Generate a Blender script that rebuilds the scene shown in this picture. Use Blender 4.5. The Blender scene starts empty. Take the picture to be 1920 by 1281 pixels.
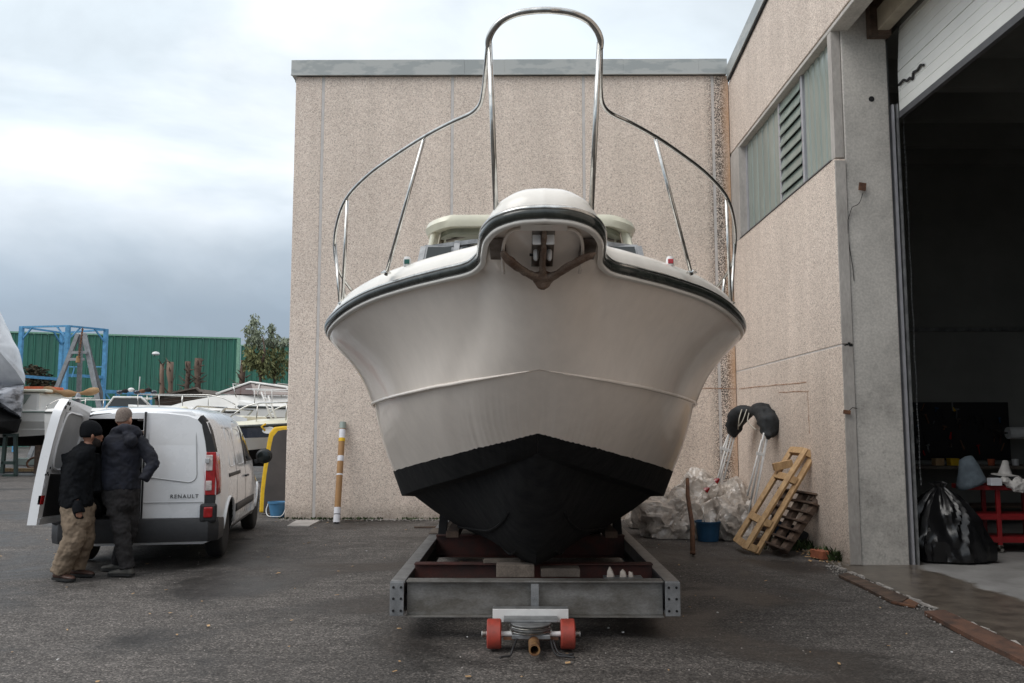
import bpy, bmesh, math, random
from mathutils import Vector, Matrix, Euler, noise
random.seed(7)
R = math.radians
scene = bpy.context.scene
COL = scene.collection

# ------------------------------------------------------------------ camera
CAM_H, FPX = 1.6, 1600.0
PITCH, YAW = math.atan(162.5/1600.0), math.atan(12/1600.0)
cam_data = bpy.data.cameras.new('camera')
cam_data.sensor_width = 36.0; cam_data.lens = 36.0*FPX/1920.0
cam_data.clip_start = 0.05; cam_data.clip_end = 3000
cam = bpy.data.objects.new('camera', cam_data); COL.objects.link(cam)
cam.location = (0, 0, CAM_H); cam.rotation_euler = (R(90)+PITCH, 0, YAW)
scene.camera = cam
CM = Euler((R(90)+PITCH, 0, YAW)).to_matrix()
CF, CR, CU = -(CM @ Vector((0,0,1))), CM @ Vector((1,0,0)), CM @ Vector((0,1,0))
def ray(px, py): return CF*FPX + CR*(px-960.0) + CU*(640.5-py)
def at(px, py, Y):                       # the point of the plane y=Y seen at a photo pixel
    d = ray(px, py); return Vector((0,0,CAM_H)) + d*(Y/d.y)
def gnd(px, py, z=0.0):
    d = ray(px, py); return Vector((0,0,CAM_H)) + d*((z-CAM_H)/d.z)

# ------------------------------------------------------------------ world and light
SUN_EL, SUN_ROT = 48, -125
world = bpy.data.worlds.new('World'); scene.world = world; world.use_nodes = True
wn, wl = world.node_tree.nodes, world.node_tree.links
wn.clear()
out = wn.new('ShaderNodeOutputWorld'); bg = wn.new('ShaderNodeBackground')
sky = wn.new('ShaderNodeTexSky'); sky.sky_type = 'NISHITA'; sky.sun_disc = False
sky.sun_elevation = R(SUN_EL); sky.sun_rotation = R(SUN_ROT)
tc = wn.new('ShaderNodeTexCoord'); sep = wn.new('ShaderNodeSeparateXYZ')
wl.new(tc.outputs['Generated'], sep.inputs[0])
ramp = wn.new('ShaderNodeValToRGB')
els = ramp.color_ramp.elements
els[0].position = 0.0; els[0].color = (2.8,3.4,4.1,1)
els[1].position = 1.0; els[1].color = (8.6,8.9,9.2,1)
for p, c in ((0.10,(2.5,3.0,3.7,1)), (0.19,(3.2,3.8,4.4,1)), (0.30,(5.2,5.8,6.2,1)), (0.44,(6.0,6.6,7.0,1)), (0.70,(7.2,7.5,7.9,1))):
    e = els.new(p); e.color = c
wl.new(sep.outputs['Z'], ramp.inputs[0])
# cloud layer: stretched noise on the direction vector
mp = wn.new('ShaderNodeMapping'); mp.inputs['Scale'].default_value = (1.25, 1.25, 2.9); mp.inputs['Location'].default_value = (0.62, 0.2, 0.28)
wl.new(tc.outputs['Generated'], mp.inputs[0])
n1 = wn.new('ShaderNodeTexNoise'); n1.inputs['Scale'].default_value = 1.5; n1.inputs['Detail'].default_value = 6; n1.inputs['Roughness'].default_value = 0.5; n1.inputs['Distortion'].default_value = 0.3
wl.new(mp.outputs[0], n1.inputs['Vector'])
cr = wn.new('ShaderNodeValToRGB'); cr.color_ramp.elements[0].position = 0.44; cr.color_ramp.elements[0].color=(0,0,0,1); cr.color_ramp.elements[1].position = 0.66; cr.color_ramp.elements[1].color=(1,1,1,1)
wl.new(n1.outputs['Fac'], cr.inputs[0])
elev = wn.new('ShaderNodeMapRange'); elev.inputs['From Min'].default_value = 0.13; elev.inputs['From Max'].default_value = 0.27
wl.new(sep.outputs['Z'], elev.inputs['Value'])
westr = wn.new('ShaderNodeMapRange'); westr.inputs['From Min'].default_value = 0.02; westr.inputs['From Max'].default_value = -0.34
westr.inputs['To Min'].default_value = 0.10; westr.inputs['To Max'].default_value = 1.0
wl.new(sep.outputs['X'], westr.inputs['Value'])
mu = wn.new('ShaderNodeMath'); mu.operation = 'MULTIPLY'; wl.new(elev.outputs[0], mu.inputs[0]); wl.new(cr.outputs[0], mu.inputs[1])
mu2 = wn.new('ShaderNodeMath'); mu2.operation = 'MULTIPLY'; wl.new(mu.outputs[0], mu2.inputs[0]); wl.new(westr.outputs[0], mu2.inputs[1])
mixc = wn.new('ShaderNodeMixRGB'); mixc.inputs[2].default_value = (9.3,9.5,9.7,1)
wl.new(mu2.outputs[0], mixc.inputs[0]); wl.new(ramp.outputs[0], mixc.inputs[1])
# darker ragged cloud bellies over the whole sky
n2c = wn.new('ShaderNodeTexNoise'); n2c.inputs['Scale'].default_value = 2.6; n2c.inputs['Detail'].default_value = 7; n2c.inputs['Roughness'].default_value = 0.55; n2c.inputs['Distortion'].default_value = 0.4
mp2 = wn.new('ShaderNodeMapping'); mp2.inputs['Scale'].default_value = (1.2,1.2,2.3); mp2.inputs['Location'].default_value = (3.1,1.7,0.4)
wl.new(tc.outputs['Generated'], mp2.inputs[0]); wl.new(mp2.outputs[0], n2c.inputs['Vector'])
mr2c = wn.new('ShaderNodeMapRange'); mr2c.inputs['From Min'].default_value=0.35; mr2c.inputs['From Max'].default_value=0.65; mr2c.inputs['To Min'].default_value=0.86; mr2c.inputs['To Max'].default_value=1.12
wl.new(n2c.outputs['Fac'], mr2c.inputs['Value'])
scl = wn.new('ShaderNodeVectorMath'); scl.operation='SCALE'; wl.new(mixc.outputs[0], scl.inputs[0]); wl.new(mr2c.outputs[0], scl.inputs['Scale']); 
mixs = wn.new('ShaderNodeMixRGB'); mixs.inputs[0].default_value = 0.88        # cloud cover over the clear sky behind it
wl.new(sky.outputs[0], mixs.inputs[1]); wl.new(scl.outputs[0], mixs.inputs[2])
wl.new(mixs.outputs[0], bg.inputs[0]); bg.inputs[1].default_value = 0.10
wl.new(bg.outputs[0], out.inputs[0])
sun_d = bpy.data.lights.new('sun', 'SUN'); sun_d.energy = 0.9; sun_d.angle = R(40); sun_d.color = (1.0,0.96,0.9)
sun = bpy.data.objects.new('sun', sun_d); COL.objects.link(sun)
_a, _e = R(SUN_ROT), R(SUN_EL)
_sd = Vector((math.sin(_a)*math.cos(_e), math.cos(_a)*math.cos(_e), math.sin(_e)))
sun.rotation_euler = _sd.to_track_quat('Z','Y').to_euler()
sun.location = (0,0,30)
scene.view_settings.view_transform = 'Standard'; scene.view_settings.look = 'None'
scene.view_settings.exposure = 0.6; scene.view_settings.gamma = 1.0; scene.view_settings.use_curve_mapping = False

# ------------------------------------------------------------------ materials
def base_mat(name):
    m = bpy.data.materials.new(name); m.use_nodes = True
    nt = m.node_tree; b = nt.nodes['Principled BSDF']
    return m, nt, b
def nd(nt, typ, **kw):
    n = nt.nodes.new(typ)
    for k, v in kw.items():
        if k in n.inputs: n.inputs[k].default_value = v
        else: setattr(n, k, v)
    return n
def M(name, col, rough=0.6, metal=0.0, var=0.15, scale=6.0, bump=0.0, bscale=60.0, coat=0.0, spec=0.5, col2=None, lo=0.35, hi=0.65, rvar=0.1, stretch=None, fine=0.0):
    m, nt, b = base_mat(name); L = nt.links
    tc = nd(nt,'ShaderNodeTexCoord'); src = tc.outputs['Object']
    if stretch:
        mp = nd(nt,'ShaderNodeMapping'); mp.inputs['Scale'].default_value = stretch; L.new(src, mp.inputs[0]); src = mp.outputs[0]
    n = nd(nt,'ShaderNodeTexNoise', Scale=scale, Detail=5.0, Roughness=0.6); L.new(src, n.inputs['Vector'])
    r = nd(nt,'ShaderNodeValToRGB'); r.color_ramp.elements[0].position = lo; r.color_ramp.elements[1].position = hi
    c2 = col2 if col2 else tuple(c*(1-var) for c in col)
    c1 = col if col2 else tuple(min(1,c*(1+var*0.5)) for c in col)
    r.color_ramp.elements[0].color = (*c2,1); r.color_ramp.elements[1].color = (*c1,1)
    L.new(n.outputs['Fac'], r.inputs[0]); last = r.outputs[0]
    if fine:
        n2 = nd(nt,'ShaderNodeTexNoise', Scale=scale*14, Detail=3.0); L.new(src, n2.inputs['Vector'])
        mr = nd(nt,'ShaderNodeMapRange'); mr.inputs['From Min'].default_value=0.3; mr.inputs['From Max'].default_value=0.7
        mr.inputs['To Min'].default_value = 1-fine; mr.inputs['To Max'].default_value = 1+fine; L.new(n2.outputs['Fac'], mr.inputs['Value'])
        mx = nd(nt,'ShaderNodeVectorMath', operation='SCALE'); L.new(last, mx.inputs[0]); L.new(mr.outputs[0], mx.inputs['Scale']); last = mx.outputs[0]
    L.new(last, b.inputs['Base Color'])
    b.inputs['Metallic'].default_value = metal
    mr2 = nd(nt,'ShaderNodeMapRange'); mr2.inputs['To Min'].default_value = max(0.02,rough-rvar); mr2.inputs['To Max'].default_value = min(1,rough+rvar)
    L.new(n.outputs['Fac'], mr2.inputs['Value']); L.new(mr2.outputs[0], b.inputs['Roughness'])
    b.inputs['Coat Weight'].default_value = coat; b.inputs['Coat Roughness'].default_value = 0.06
    b.inputs['Specular IOR Level'].default_value = spec
    if bump:
        n3 = nd(nt,'ShaderNodeTexNoise', Scale=bscale, Detail=4.0); L.new(src, n3.inputs['Vector'])
        bp = nd(nt,'ShaderNodeBump', Strength=bump, Distance=0.01); L.new(n3.outputs['Fac'], bp.inputs['Height']); L.new(bp.outputs[0], b.inputs['Normal'])
    return m

def aggregate_mat(name, stain=0):
    """washed aggregate concrete: small stones in pale mortar, with rain grime"""
    m, nt, b = base_mat(name); L = nt.links
    tc = nd(nt,'ShaderNodeTexCoord'); src = tc.outputs['Object']
    v = nd(nt,'ShaderNodeTexVoronoi', Scale=78.0); L.new(src, v.inputs['Vector'])
    sp = nd(nt,'ShaderNodeSeparateColor'); L.new(v.outputs['Color'], sp.inputs[0])
    r = nd(nt,'ShaderNodeValToRGB'); e = r.color_ramp.elements
    e[0].position=0.0; e[0].color=(0.38,0.31,0.265,1); e[1].position=1.0; e[1].color=(0.86,0.77,0.68,1)
    x=e.new(0.22); x.color=(0.60,0.50,0.43,1); x=e.new(0.55); x.color=(0.71,0.60,0.52,1); x=e.new(0.85); x.color=(0.76,0.66,0.57,1)
    L.new(sp.outputs[0], r.inputs[0])
    n = nd(nt,'ShaderNodeTexNoise', Scale=0.9, Detail=6.0, Roughness=0.65); L.new(src, n.inputs['Vector'])
    mr = nd(nt,'ShaderNodeMapRange'); mr.inputs['To Min'].default_value=0.82; mr.inputs['To Max'].default_value=1.16; L.new(n.outputs['Fac'], mr.inputs['Value'])
    mx = nd(nt,'ShaderNodeVectorMath', operation='SCALE'); L.new(r.outputs[0], mx.inputs[0]); L.new(mr.outputs[0], mx.inputs['Scale'])
    mp0 = nd(nt,'ShaderNodeMapping'); mp0.inputs['Scale'].default_value=(2.2,2.2,0.16); L.new(src, mp0.inputs[0])
    ns_ = nd(nt,'ShaderNodeTexNoise', Scale=1.6, Detail=4.0); L.new(mp0.outputs[0], ns_.inputs['Vector'])
    ms_ = nd(nt,'ShaderNodeMapRange'); ms_.inputs['From Min'].default_value=0.35; ms_.inputs['From Max'].default_value=0.65; ms_.inputs['To Min'].default_value=0.95; ms_.inputs['To Max'].default_value=1.04; L.new(ns_.outputs['Fac'], ms_.inputs['Value'])
    mxs = nd(nt,'ShaderNodeVectorMath', operation='SCALE'); L.new(mx.outputs[0], mxs.inputs[0]); L.new(ms_.outputs[0], mxs.inputs['Scale'])
    last = mxs.outputs[0]
    sx = nd(nt,'ShaderNodeSeparateXYZ'); L.new(src, sx.inputs[0])
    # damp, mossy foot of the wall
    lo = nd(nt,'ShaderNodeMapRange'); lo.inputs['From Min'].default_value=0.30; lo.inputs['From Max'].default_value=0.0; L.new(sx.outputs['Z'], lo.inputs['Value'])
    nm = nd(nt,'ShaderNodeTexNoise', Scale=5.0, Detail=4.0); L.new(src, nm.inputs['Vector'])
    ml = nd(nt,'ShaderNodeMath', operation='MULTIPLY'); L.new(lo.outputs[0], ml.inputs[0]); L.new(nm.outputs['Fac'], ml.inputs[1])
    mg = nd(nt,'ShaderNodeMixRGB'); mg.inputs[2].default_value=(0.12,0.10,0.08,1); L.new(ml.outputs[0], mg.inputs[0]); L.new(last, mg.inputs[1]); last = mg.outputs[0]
    if stain:
        # grime washed down beside the corner: bare dark stones and a rust run
        d = nd(nt,'ShaderNodeMapRange'); d.inputs['From Min'].default_value = 3.42; d.inputs['From Max'].default_value = 3.60; L.new(sx.outputs['X'], d.inputs['Value'])
        d2 = nd(nt,'ShaderNodeMapRange'); d2.inputs['From Min'].default_value = 3.88; d2.inputs['From Max'].default_value = 3.78; L.new(sx.outputs['X'], d2.inputs['Value'])
        mm = nd(nt,'ShaderNodeMath', operation='MULTIPLY'); L.new(d.outputs[0], mm.inputs[0]); L.new(d2.outputs[0], mm.inputs[1])
        vs = nd(nt,'ShaderNodeMath', operation='GREATER_THAN'); vs.inputs[1].default_value=0.5; L.new(sp.outputs[1], vs.inputs[0])
        m3 = nd(nt,'ShaderNodeMath', operation='MULTIPLY'); L.new(mm.outputs[0], m3.inputs[0]); L.new(vs.outputs[0], m3.inputs[1])
        g = nd(nt,'ShaderNodeMixRGB'); g.inputs[2].default_value=(0.10,0.085,0.075,1); L.new(m3.outputs[0], g.inputs[0]); L.new(last, g.inputs[1]); last = g.outputs[0]
        ru = nd(nt,'ShaderNodeMapRange'); ru.inputs['From Min'].default_value = 3.72; ru.inputs['From Max'].default_value = 3.87; L.new(sx.outputs['X'], ru.inputs['Value'])
        nr = nd(nt,'ShaderNodeTexNoise', Scale=1.4, Detail=4.0); L.new(src, nr.inputs['Vector'])
        m4 = nd(nt,'ShaderNodeMath', operation='MULTIPLY'); L.new(ru.outputs[0], m4.inputs[0]); L.new(nr.outputs['Fac'], m4.inputs[1])
        g2 = nd(nt,'ShaderNodeMixRGB'); g2.inputs[2].default_value=(0.50,0.25,0.09,1); L.new(m4.outputs[0], g2.inputs[0]); L.new(last, g2.inputs[1]); last = g2.outputs[0]
    L.new(last, b.inputs['Base Color']); b.inputs['Roughness'].default_value = 0.9
    bp = nd(nt,'ShaderNodeBump', Strength=0.6, Distance=0.006); L.new(v.outputs['Distance'], bp.inputs['Height']); L.new(bp.outputs[0], b.inputs['Normal'])
    return m

def asphalt_mat():
    m, nt, b = base_mat('asphalt'); L = nt.links
    tc = nd(nt,'ShaderNodeTexCoord'); src = tc.outputs['Object']
    v = nd(nt,'ShaderNodeTexVoronoi', Scale=85.0); L.new(src, v.inputs['Vector'])
    sp = nd(nt,'ShaderNodeSeparateColor'); L.new(v.outputs['Color'], sp.inputs[0])
    r = nd(nt,'ShaderNodeValToRGB'); e = r.color_ramp.elements
    e[0].position=0.0; e[0].color=(0.040,0.036,0.033,1); e[1].position=1.0; e[1].color=(0.24,0.215,0.195,1)
    x=e.new(0.5); x.color=(0.083,0.076,0.071,1); x=e.new(0.9); x.color=(0.14,0.128,0.118,1)
    L.new(sp.outputs[0], r.inputs[0])
    n = nd(nt,'ShaderNodeTexNoise', Scale=0.45, Detail=7.0, Roughness=0.6, Distortion=0.6); L.new(src, n.inputs['Vector'])
    wet = nd(nt,'ShaderNodeMapRange'); wet.inputs['From Min'].default_value=0.42; wet.inputs['From Max'].default_value=0.55; L.new(n.outputs['Fac'], wet.inputs['Value'])
    n2 = nd(nt,'ShaderNodeTexNoise', Scale=3.2, Detail=6.0, Roughness=0.7); L.new(src, n2.inputs['Vector'])
    mr = nd(nt,'ShaderNodeMapRange'); mr.inputs['To Min'].default_value=0.45; mr.inputs['To Max'].default_value=1.5; L.new(n2.outputs['Fac'], mr.inputs['Value'])
    w2 = nd(nt,'ShaderNodeMapRange'); w2.inputs['To Min'].default_value=0.45; w2.inputs['To Max'].default_value=1.2; L.new(wet.outputs[0], w2.inputs['Value'])
    mp = nd(nt,'ShaderNodeMapping'); mp.inputs['Scale'].default_value=(0.5,5.0,1); mp.inputs['Rotation'].default_value=(0,0,R(12)); L.new(src, mp.inputs[0])
    n4 = nd(nt,'ShaderNodeTexNoise', Scale=1.6, Detail=5.0, Roughness=0.65); L.new(mp.outputs[0], n4.inputs['Vector'])
    m4 = nd(nt,'ShaderNodeMapRange'); m4.inputs['From Min'].default_value=0.3; m4.inputs['From Max'].default_value=0.7; m4.inputs['To Min'].default_value=0.8; m4.inputs['To Max'].default_value=1.2; L.new(n4.outputs['Fac'], m4.inputs['Value'])
    a = nd(nt,'ShaderNodeMath', operation='MULTIPLY'); L.new(mr.outputs[0], a.inputs[0]); L.new(w2.outputs[0], a.inputs[1])
    a2 = nd(nt,'ShaderNodeMath', operation='MULTIPLY'); L.new(a.outputs[0], a2.inputs[0]); L.new(m4.outputs[0], a2.inputs[1])
    mx = nd(nt,'ShaderNodeVectorMath', operation='SCALE'); L.new(r.outputs[0], mx.inputs[0]); L.new(a2.outputs[0], mx.inputs['Scale'])
    L.new(mx.outputs[0], b.inputs['Base Color']); b.inputs['Specular IOR Level'].default_value=0.3
    rr = nd(nt,'ShaderNodeMapRange'); rr.inputs['To Min'].default_value=0.45; rr.inputs['To Max'].default_value=0.9; L.new(wet.outputs[0], rr.inputs['Value']); L.new(rr.outputs[0], b.inputs['Roughness'])
    ad = nd(nt,'ShaderNodeMath', operation='ADD'); L.new(sp.outputs[1], ad.inputs[0]); L.new(n2.outputs['Fac'], ad.inputs[1])
    bp = nd(nt,'ShaderNodeBump', Strength=0.7, Distance=0.006); L.new(ad.outputs[0], bp.inputs['Height']); L.new(bp.outputs[0], b.inputs['Normal'])
    return m

def apron_mat():
    m, nt, b = base_mat('worn concrete floor'); L = nt.links
    tc = nd(nt,'ShaderNodeTexCoord'); src = tc.outputs['Object']
    n = nd(nt,'ShaderNodeTexNoise', Scale=1.1, Detail=7.0, Roughness=0.6, Distortion=0.5); L.new(src, n.inputs['Vector'])
    sx = nd(nt,'ShaderNodeSeparateXYZ'); L.new(src, sx.inputs[0])
    # outside the door line the slab is wet, inside it is dry and pale
    dx = nd(nt,'ShaderNodeMapRange'); dx.inputs['From Min'].default_value=4.3; dx.inputs['From Max'].default_value=5.1; L.new(sx.outputs['X'], dx.inputs['Value'])
    ad = nd(nt,'ShaderNodeMath', operation='ADD'); L.new(dx.outputs[0], ad.inputs[0]); L.new(n.outputs['Fac'], ad.inputs[1])
    st = nd(nt,'ShaderNodeMapRange'); st.inputs['From Min'].default_value=0.92; st.inputs['From Max'].default_value=1.04; L.new(ad.outputs[0], st.inputs['Value'])
    n2 = nd(nt,'ShaderNodeTexNoise', Scale=14.0, Detail=5.0); L.new(src, n2.inputs['Vector'])
    r1 = nd(nt,'ShaderNodeValToRGB'); r1.color_ramp.elements[0].position=0.35; r1.color_ramp.elements[1].position=0.62; r1.color_ramp.elements[0].color=(0.055,0.045,0.037,1); r1.color_ramp.elements[1].color=(0.165,0.137,0.11,1); n9 = nd(nt,'ShaderNodeTexNoise', Scale=3.5, Detail=8.0, Roughness=0.75); L.new(src, n9.inputs['Vector']); L.new(n9.outputs['Fac'], r1.inputs[0])
    r2 = nd(nt,'ShaderNodeValToRGB'); r2.color_ramp.elements[0].position=0.3; r2.color_ramp.elements[0].color=(0.15,0.145,0.14,1); r2.color_ramp.elements[1].position=0.62; r2.color_ramp.elements[1].color=(0.27,0.265,0.26,1); L.new(n.outputs['Fac'], r2.inputs[0])
    mx = nd(nt,'ShaderNodeMixRGB'); L.new(st.outputs[0], mx.inputs[0]); L.new(r1.outputs[0], mx.inputs[1]); L.new(r2.outputs[0], mx.inputs[2])
    L.new(mx.outputs[0], b.inputs['Base Color'])
    rr = nd(nt,'ShaderNodeMapRange'); rr.inputs['To Min'].default_value=0.28; rr.inputs['To Max'].default_value=0.8; L.new(st.outputs[0], rr.inputs['Value']); L.new(rr.outputs[0], b.inputs['Roughness'])
    bp = nd(nt,'ShaderNodeBump', Strength=0.25, Distance=0.005); L.new(n2.outputs['Fac'], bp.inputs['Height']); L.new(bp.outputs[0], b.inputs['Normal'])
    return m

def gelcoat_mat(name, col, rough=0.22):
    m, nt, b = base_mat(name); L = nt.links
    tc = nd(nt,'ShaderNodeTexCoord'); src = tc.outputs['Object']
    mp = nd(nt,'ShaderNodeMapping'); mp.inputs['Scale'].default_value=(6,6,0.5); L.new(src, mp.inputs[0])
    n = nd(nt,'ShaderNodeTexNoise', Scale=2.0, Detail=6.0, Roughness=0.6); L.new(mp.outputs[0], n.inputs['Vector'])
    n2 = nd(nt,'ShaderNodeTexNoise', Scale=0.8, Detail=3.0); L.new(src, n2.inputs['Vector'])
    ad = nd(nt,'ShaderNodeMath', operation='ADD'); L.new(n.outputs['Fac'], ad.inputs[0]); L.new(n2.outputs['Fac'], ad.inputs[1])
    r = nd(nt,'ShaderNodeMapRange'); r.inputs['From Min'].default_value=0.7; r.inputs['From Max'].default_value=1.2; r.inputs['To Min'].default_value=0.93; r.inputs['To Max'].default_value=1.02; L.new(ad.outputs[0], r.inputs['Value'])
    c = nd(nt,'ShaderNodeVectorMath', operation='SCALE'); c.inputs[0].default_value = col; L.new(r.outputs[0], c.inputs['Scale'])
    L.new(c.outputs[0], b.inputs['Base Color'])
    rr = nd(nt,'ShaderNodeMapRange'); rr.inputs['To Min'].default_value=rough-0.08; rr.inputs['To Max'].default_value=rough+0.12; L.new(n2.outputs['Fac'], rr.inputs['Value']); L.new(rr.outputs[0], b.inputs['Roughness'])
    b.inputs['Coat Weight'].default_value = 0.45; b.inputs['Coat Roughness'].default_value = 0.05
    return m

def stained_concrete():
    m, nt, b = base_mat('stained concrete'); L = nt.links
    tc = nd(nt,'ShaderNodeTexCoord'); src = tc.outputs['Object']
    n = nd(nt,'ShaderNodeTexNoise', Scale=1.5, Detail=8.0, Roughness=0.7); L.new(src, n.inputs['Vector'])
    r = nd(nt,'ShaderNodeValToRGB'); e=r.color_ramp.elements; e[0].position=0.33; e[0].color=(0.36,0.34,0.315,1); e[1].position=0.62; e[1].color=(0.56,0.53,0.49,1); x=e.new(0.47); x.color=(0.49,0.465,0.43,1)
    L.new(n.outputs['Fac'], r.inputs[0])
    n2 = nd(nt,'ShaderNodeTexNoise', Scale=40.0, Detail=4.0); L.new(src, n2.inputs['Vector'])
    mr = nd(nt,'ShaderNodeMapRange'); mr.inputs['From Min'].default_value=0.3; mr.inputs['From Max'].default_value=0.7; mr.inputs['To Min'].default_value=0.85; mr.inputs['To Max'].default_value=1.12; L.new(n2.outputs['Fac'], mr.inputs['Value'])
    mx = nd(nt,'ShaderNodeVectorMath', operation='SCALE'); L.new(r.outputs[0], mx.inputs[0]); L.new(mr.outputs[0], mx.inputs['Scale'])
    v = nd(nt,'ShaderNodeTexNoise', Scale=9.0, Detail=6.0, Roughness=0.8); L.new(src, v.inputs['Vector'])
    sx = nd(nt,'ShaderNodeSeparateXYZ'); L.new(src, sx.inputs[0])
    z = nd(nt,'ShaderNodeMapRange'); z.inputs['From Min'].default_value=3.2; z.inputs['From Max'].default_value=1.2; L.new(sx.outputs['Z'], z.inputs['Value'])
    sp = nd(nt,'ShaderNodeMapRange'); sp.inputs['From Min'].default_value=0.55; sp.inputs['From Max'].default_value=0.85; L.new(v.outputs['Fac'], sp.inputs['Value'])
    q = nd(nt,'ShaderNodeMath', operation='MULTIPLY'); L.new(z.outputs[0], q.inputs[0]); L.new(sp.outputs[0], q.inputs[1])
    g = nd(nt,'ShaderNodeMixRGB'); g.inputs[2].default_value=(0.085,0.08,0.07,1); L.new(q.outputs[0], g.inputs[0]); L.new(mx.outputs[0], g.inputs[1])
    L.new(g.outputs[0], b.inputs['Base Color']); b.inputs['Roughness'].default_value=0.85
    bp = nd(nt,'ShaderNodeBump', Strength=0.3, Distance=0.006); L.new(n2.outputs['Fac'], bp.inputs['Height']); L.new(bp.outputs[0], b.inputs['Normal'])
    return m

def glass_mat(name, col, rough=0.15, alpha=0.9):
    m, nt, b = base_mat(name)
    b.inputs['Base Color'].default_value=(*col,1); b.inputs['Roughness'].default_value=rough; b.inputs['Alpha'].default_value=alpha
    n = nd(nt,'ShaderNodeTexNoise', Scale=4.0, Detail=3.0); bp = nd(nt,'ShaderNodeBump', Strength=0.05, Distance=0.01)
    nt.links.new(n.outputs['Fac'], bp.inputs['Height']); nt.links.new(bp.outputs[0], b.inputs['Normal'])
    return m

def foliage(name, c1, c2, sc=1.2):
    m = M(name, c1, rough=0.7, col2=c2, scale=sc, spec=0.25)
    return m

mt = {}
mt['agg'] = aggregate_mat('washed aggregate concrete'); mt['agg_stain'] = aggregate_mat('washed aggregate with rust run', 1)
mt['asphalt'] = asphalt_mat(); mt['apron'] = apron_mat(); mt['concrete'] = stained_concrete()
mt['conc_light'] = M('smooth grey concrete', (0.46,0.43,0.40), 0.85, col2=(0.34,0.315,0.29), scale=3, bump=0.3, fine=0.1, stretch=(1,1,0.35))
mt['sealant'] = M('grey joint sealant', (0.55,0.52,0.50), 0.7, var=0.12, scale=5)
mt['flash'] = M('zinc flashing', (0.42,0.43,0.415), 0.5, metal=0.15, col2=(0.33,0.35,0.345), scale=1.7, stretch=(1,1,3), lo=0.45, hi=0.52)
mt['hull'] = gelcoat_mat('hull gelcoat', (0.90,0.815,0.73), 0.2); mt['deckw'] = gelcoat_mat('deck gelcoat', (0.86,0.83,0.77), 0.3)
mt['antifoul'] = M('black antifouling', (0.008,0.008,0.009), 0.85, col2=(0.014,0.014,0.014), spec=0.2, scale=7, bump=0.3, bscale=25, fine=0.2, stretch=(1,3,1))
mt['rubber'] = M('dark strake with painted reflection', (0.014,0.018,0.016), 0.22, col2=(0.045,0.05,0.043), scale=14, coat=0.4)  # big boat's polished rail, with its dark ground reflection put into the colour
mt['steel'] = M('polished stainless steel', (0.62,0.61,0.58), 0.16, metal=1.0, var=0.25, scale=18, rvar=0.06)
mt['steel_dull'] = M('dull stainless plate', (0.30,0.27,0.24), 0.35, metal=0.9, col2=(0.16,0.13,0.11), scale=12)
mt['galv'] = M('galvanised steel', (0.34,0.345,0.35), 0.45, metal=0.6, col2=(0.20,0.205,0.21), scale=9, fine=0.12)
mt['galv_old'] = M('weathered galvanised beam', (0.24,0.235,0.225), 0.55, metal=0.4, col2=(0.13,0.12,0.105), scale=4, fine=0.15, stretch=(1,1,2))
mt['rust'] = M('rusty steel', (0.20,0.095,0.05), 0.8, col2=(0.085,0.04,0.025), scale=10, bump=0.3, fine=0.2)
mt['redbeam'] = M('dark red primer', (0.075,0.018,0.013), 0.7, col2=(0.035,0.015,0.012), scale=7, fine=0.2)
mt['redwheel'] = M('red polyurethane', (0.42,0.06,0.04), 0.5, col2=(0.26,0.05,0.035), scale=15)
mt['wood'] = M('new pallet wood', (0.56,0.37,0.19), 0.7, col2=(0.38,0.23,0.11), scale=5, stretch=(4,4,0.6), fine=0.15)
mt['wood_dark'] = M('old wet wood', (0.13,0.085,0.06), 0.8, col2=(0.05,0.033,0.025), scale=7, fine=0.25)
mt['wood_grey'] = M('weathered grey wood', (0.17,0.14,0.115), 0.85, col2=(0.09,0.072,0.06), scale=6, fine=0.2)
mt['plastic_w'] = M('white plastic', (0.75,0.75,0.74), 0.4, var=0.1)
mt['white_paint'] = M('white van paint', (0.84,0.855,0.875), 0.28, var=0.05, scale=2, coat=0.7)
mt['white_grey'] = M('grey primer inner door', (0.44,0.45,0.46), 0.5, var=0.1, coat=0.1)
mt['black_pl'] = M('black textured plastic', (0.022,0.022,0.024), 0.55, var=0.3, scale=20, bump=0.2, bscale=300)
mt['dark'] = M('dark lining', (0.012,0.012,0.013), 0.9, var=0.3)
mt['tyre'] = M('tyre rubber', (0.022,0.021,0.021), 0.85, var=0.3, scale=30, bump=0.3)
mt['hubcap'] = M('silver hubcap', (0.38,0.39,0.40), 0.35, metal=0.6, var=0.2)
mt['glass'] = glass_mat('dark tinted glass', (0.015,0.02,0.02), 0.05, 1.0)
mt['redlight'] = M('red lamp lens', (0.42,0.012,0.015), 0.12, var=0.3, coat=0.8, scale=20)
mt['clearlight'] = M('clear lamp lens', (0.62,0.55,0.53), 0.12, var=0.3, coat=0.8, scale=20)
mt['navy'] = M('navy jacket cloth', (0.010,0.012,0.022), 0.85, var=0.4, scale=9, bump=0.4, bscale=30)
mt['black_cloth'] = M('black fleece', (0.006,0.007,0.009), 0.95, var=0.4, scale=9, bump=0.3, bscale=60, spec=0.2)
mt['charcoal'] = M('charcoal work trousers', (0.022,0.02,0.021), 0.9, col2=(0.012,0.011,0.011), scale=6, bump=0.4, bscale=25, fine=0.3)
mt['khaki'] = M('khaki cotton', (0.27,0.205,0.145), 0.9, col2=(0.18,0.135,0.095), scale=5, bump=0.4, bscale=25)
mt['skin'] = M('skin', (0.42,0.23,0.16), 0.55, var=0.12, scale=12)
mt['skin_dark'] = M('tanned skin', (0.26,0.125,0.08), 0.55, var=0.12, scale=12)
mt['hair'] = M('short greying hair', (0.27,0.225,0.195), 0.85, col2=(0.17,0.13,0.11), scale=60, bump=0.6, bscale=200)
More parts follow.
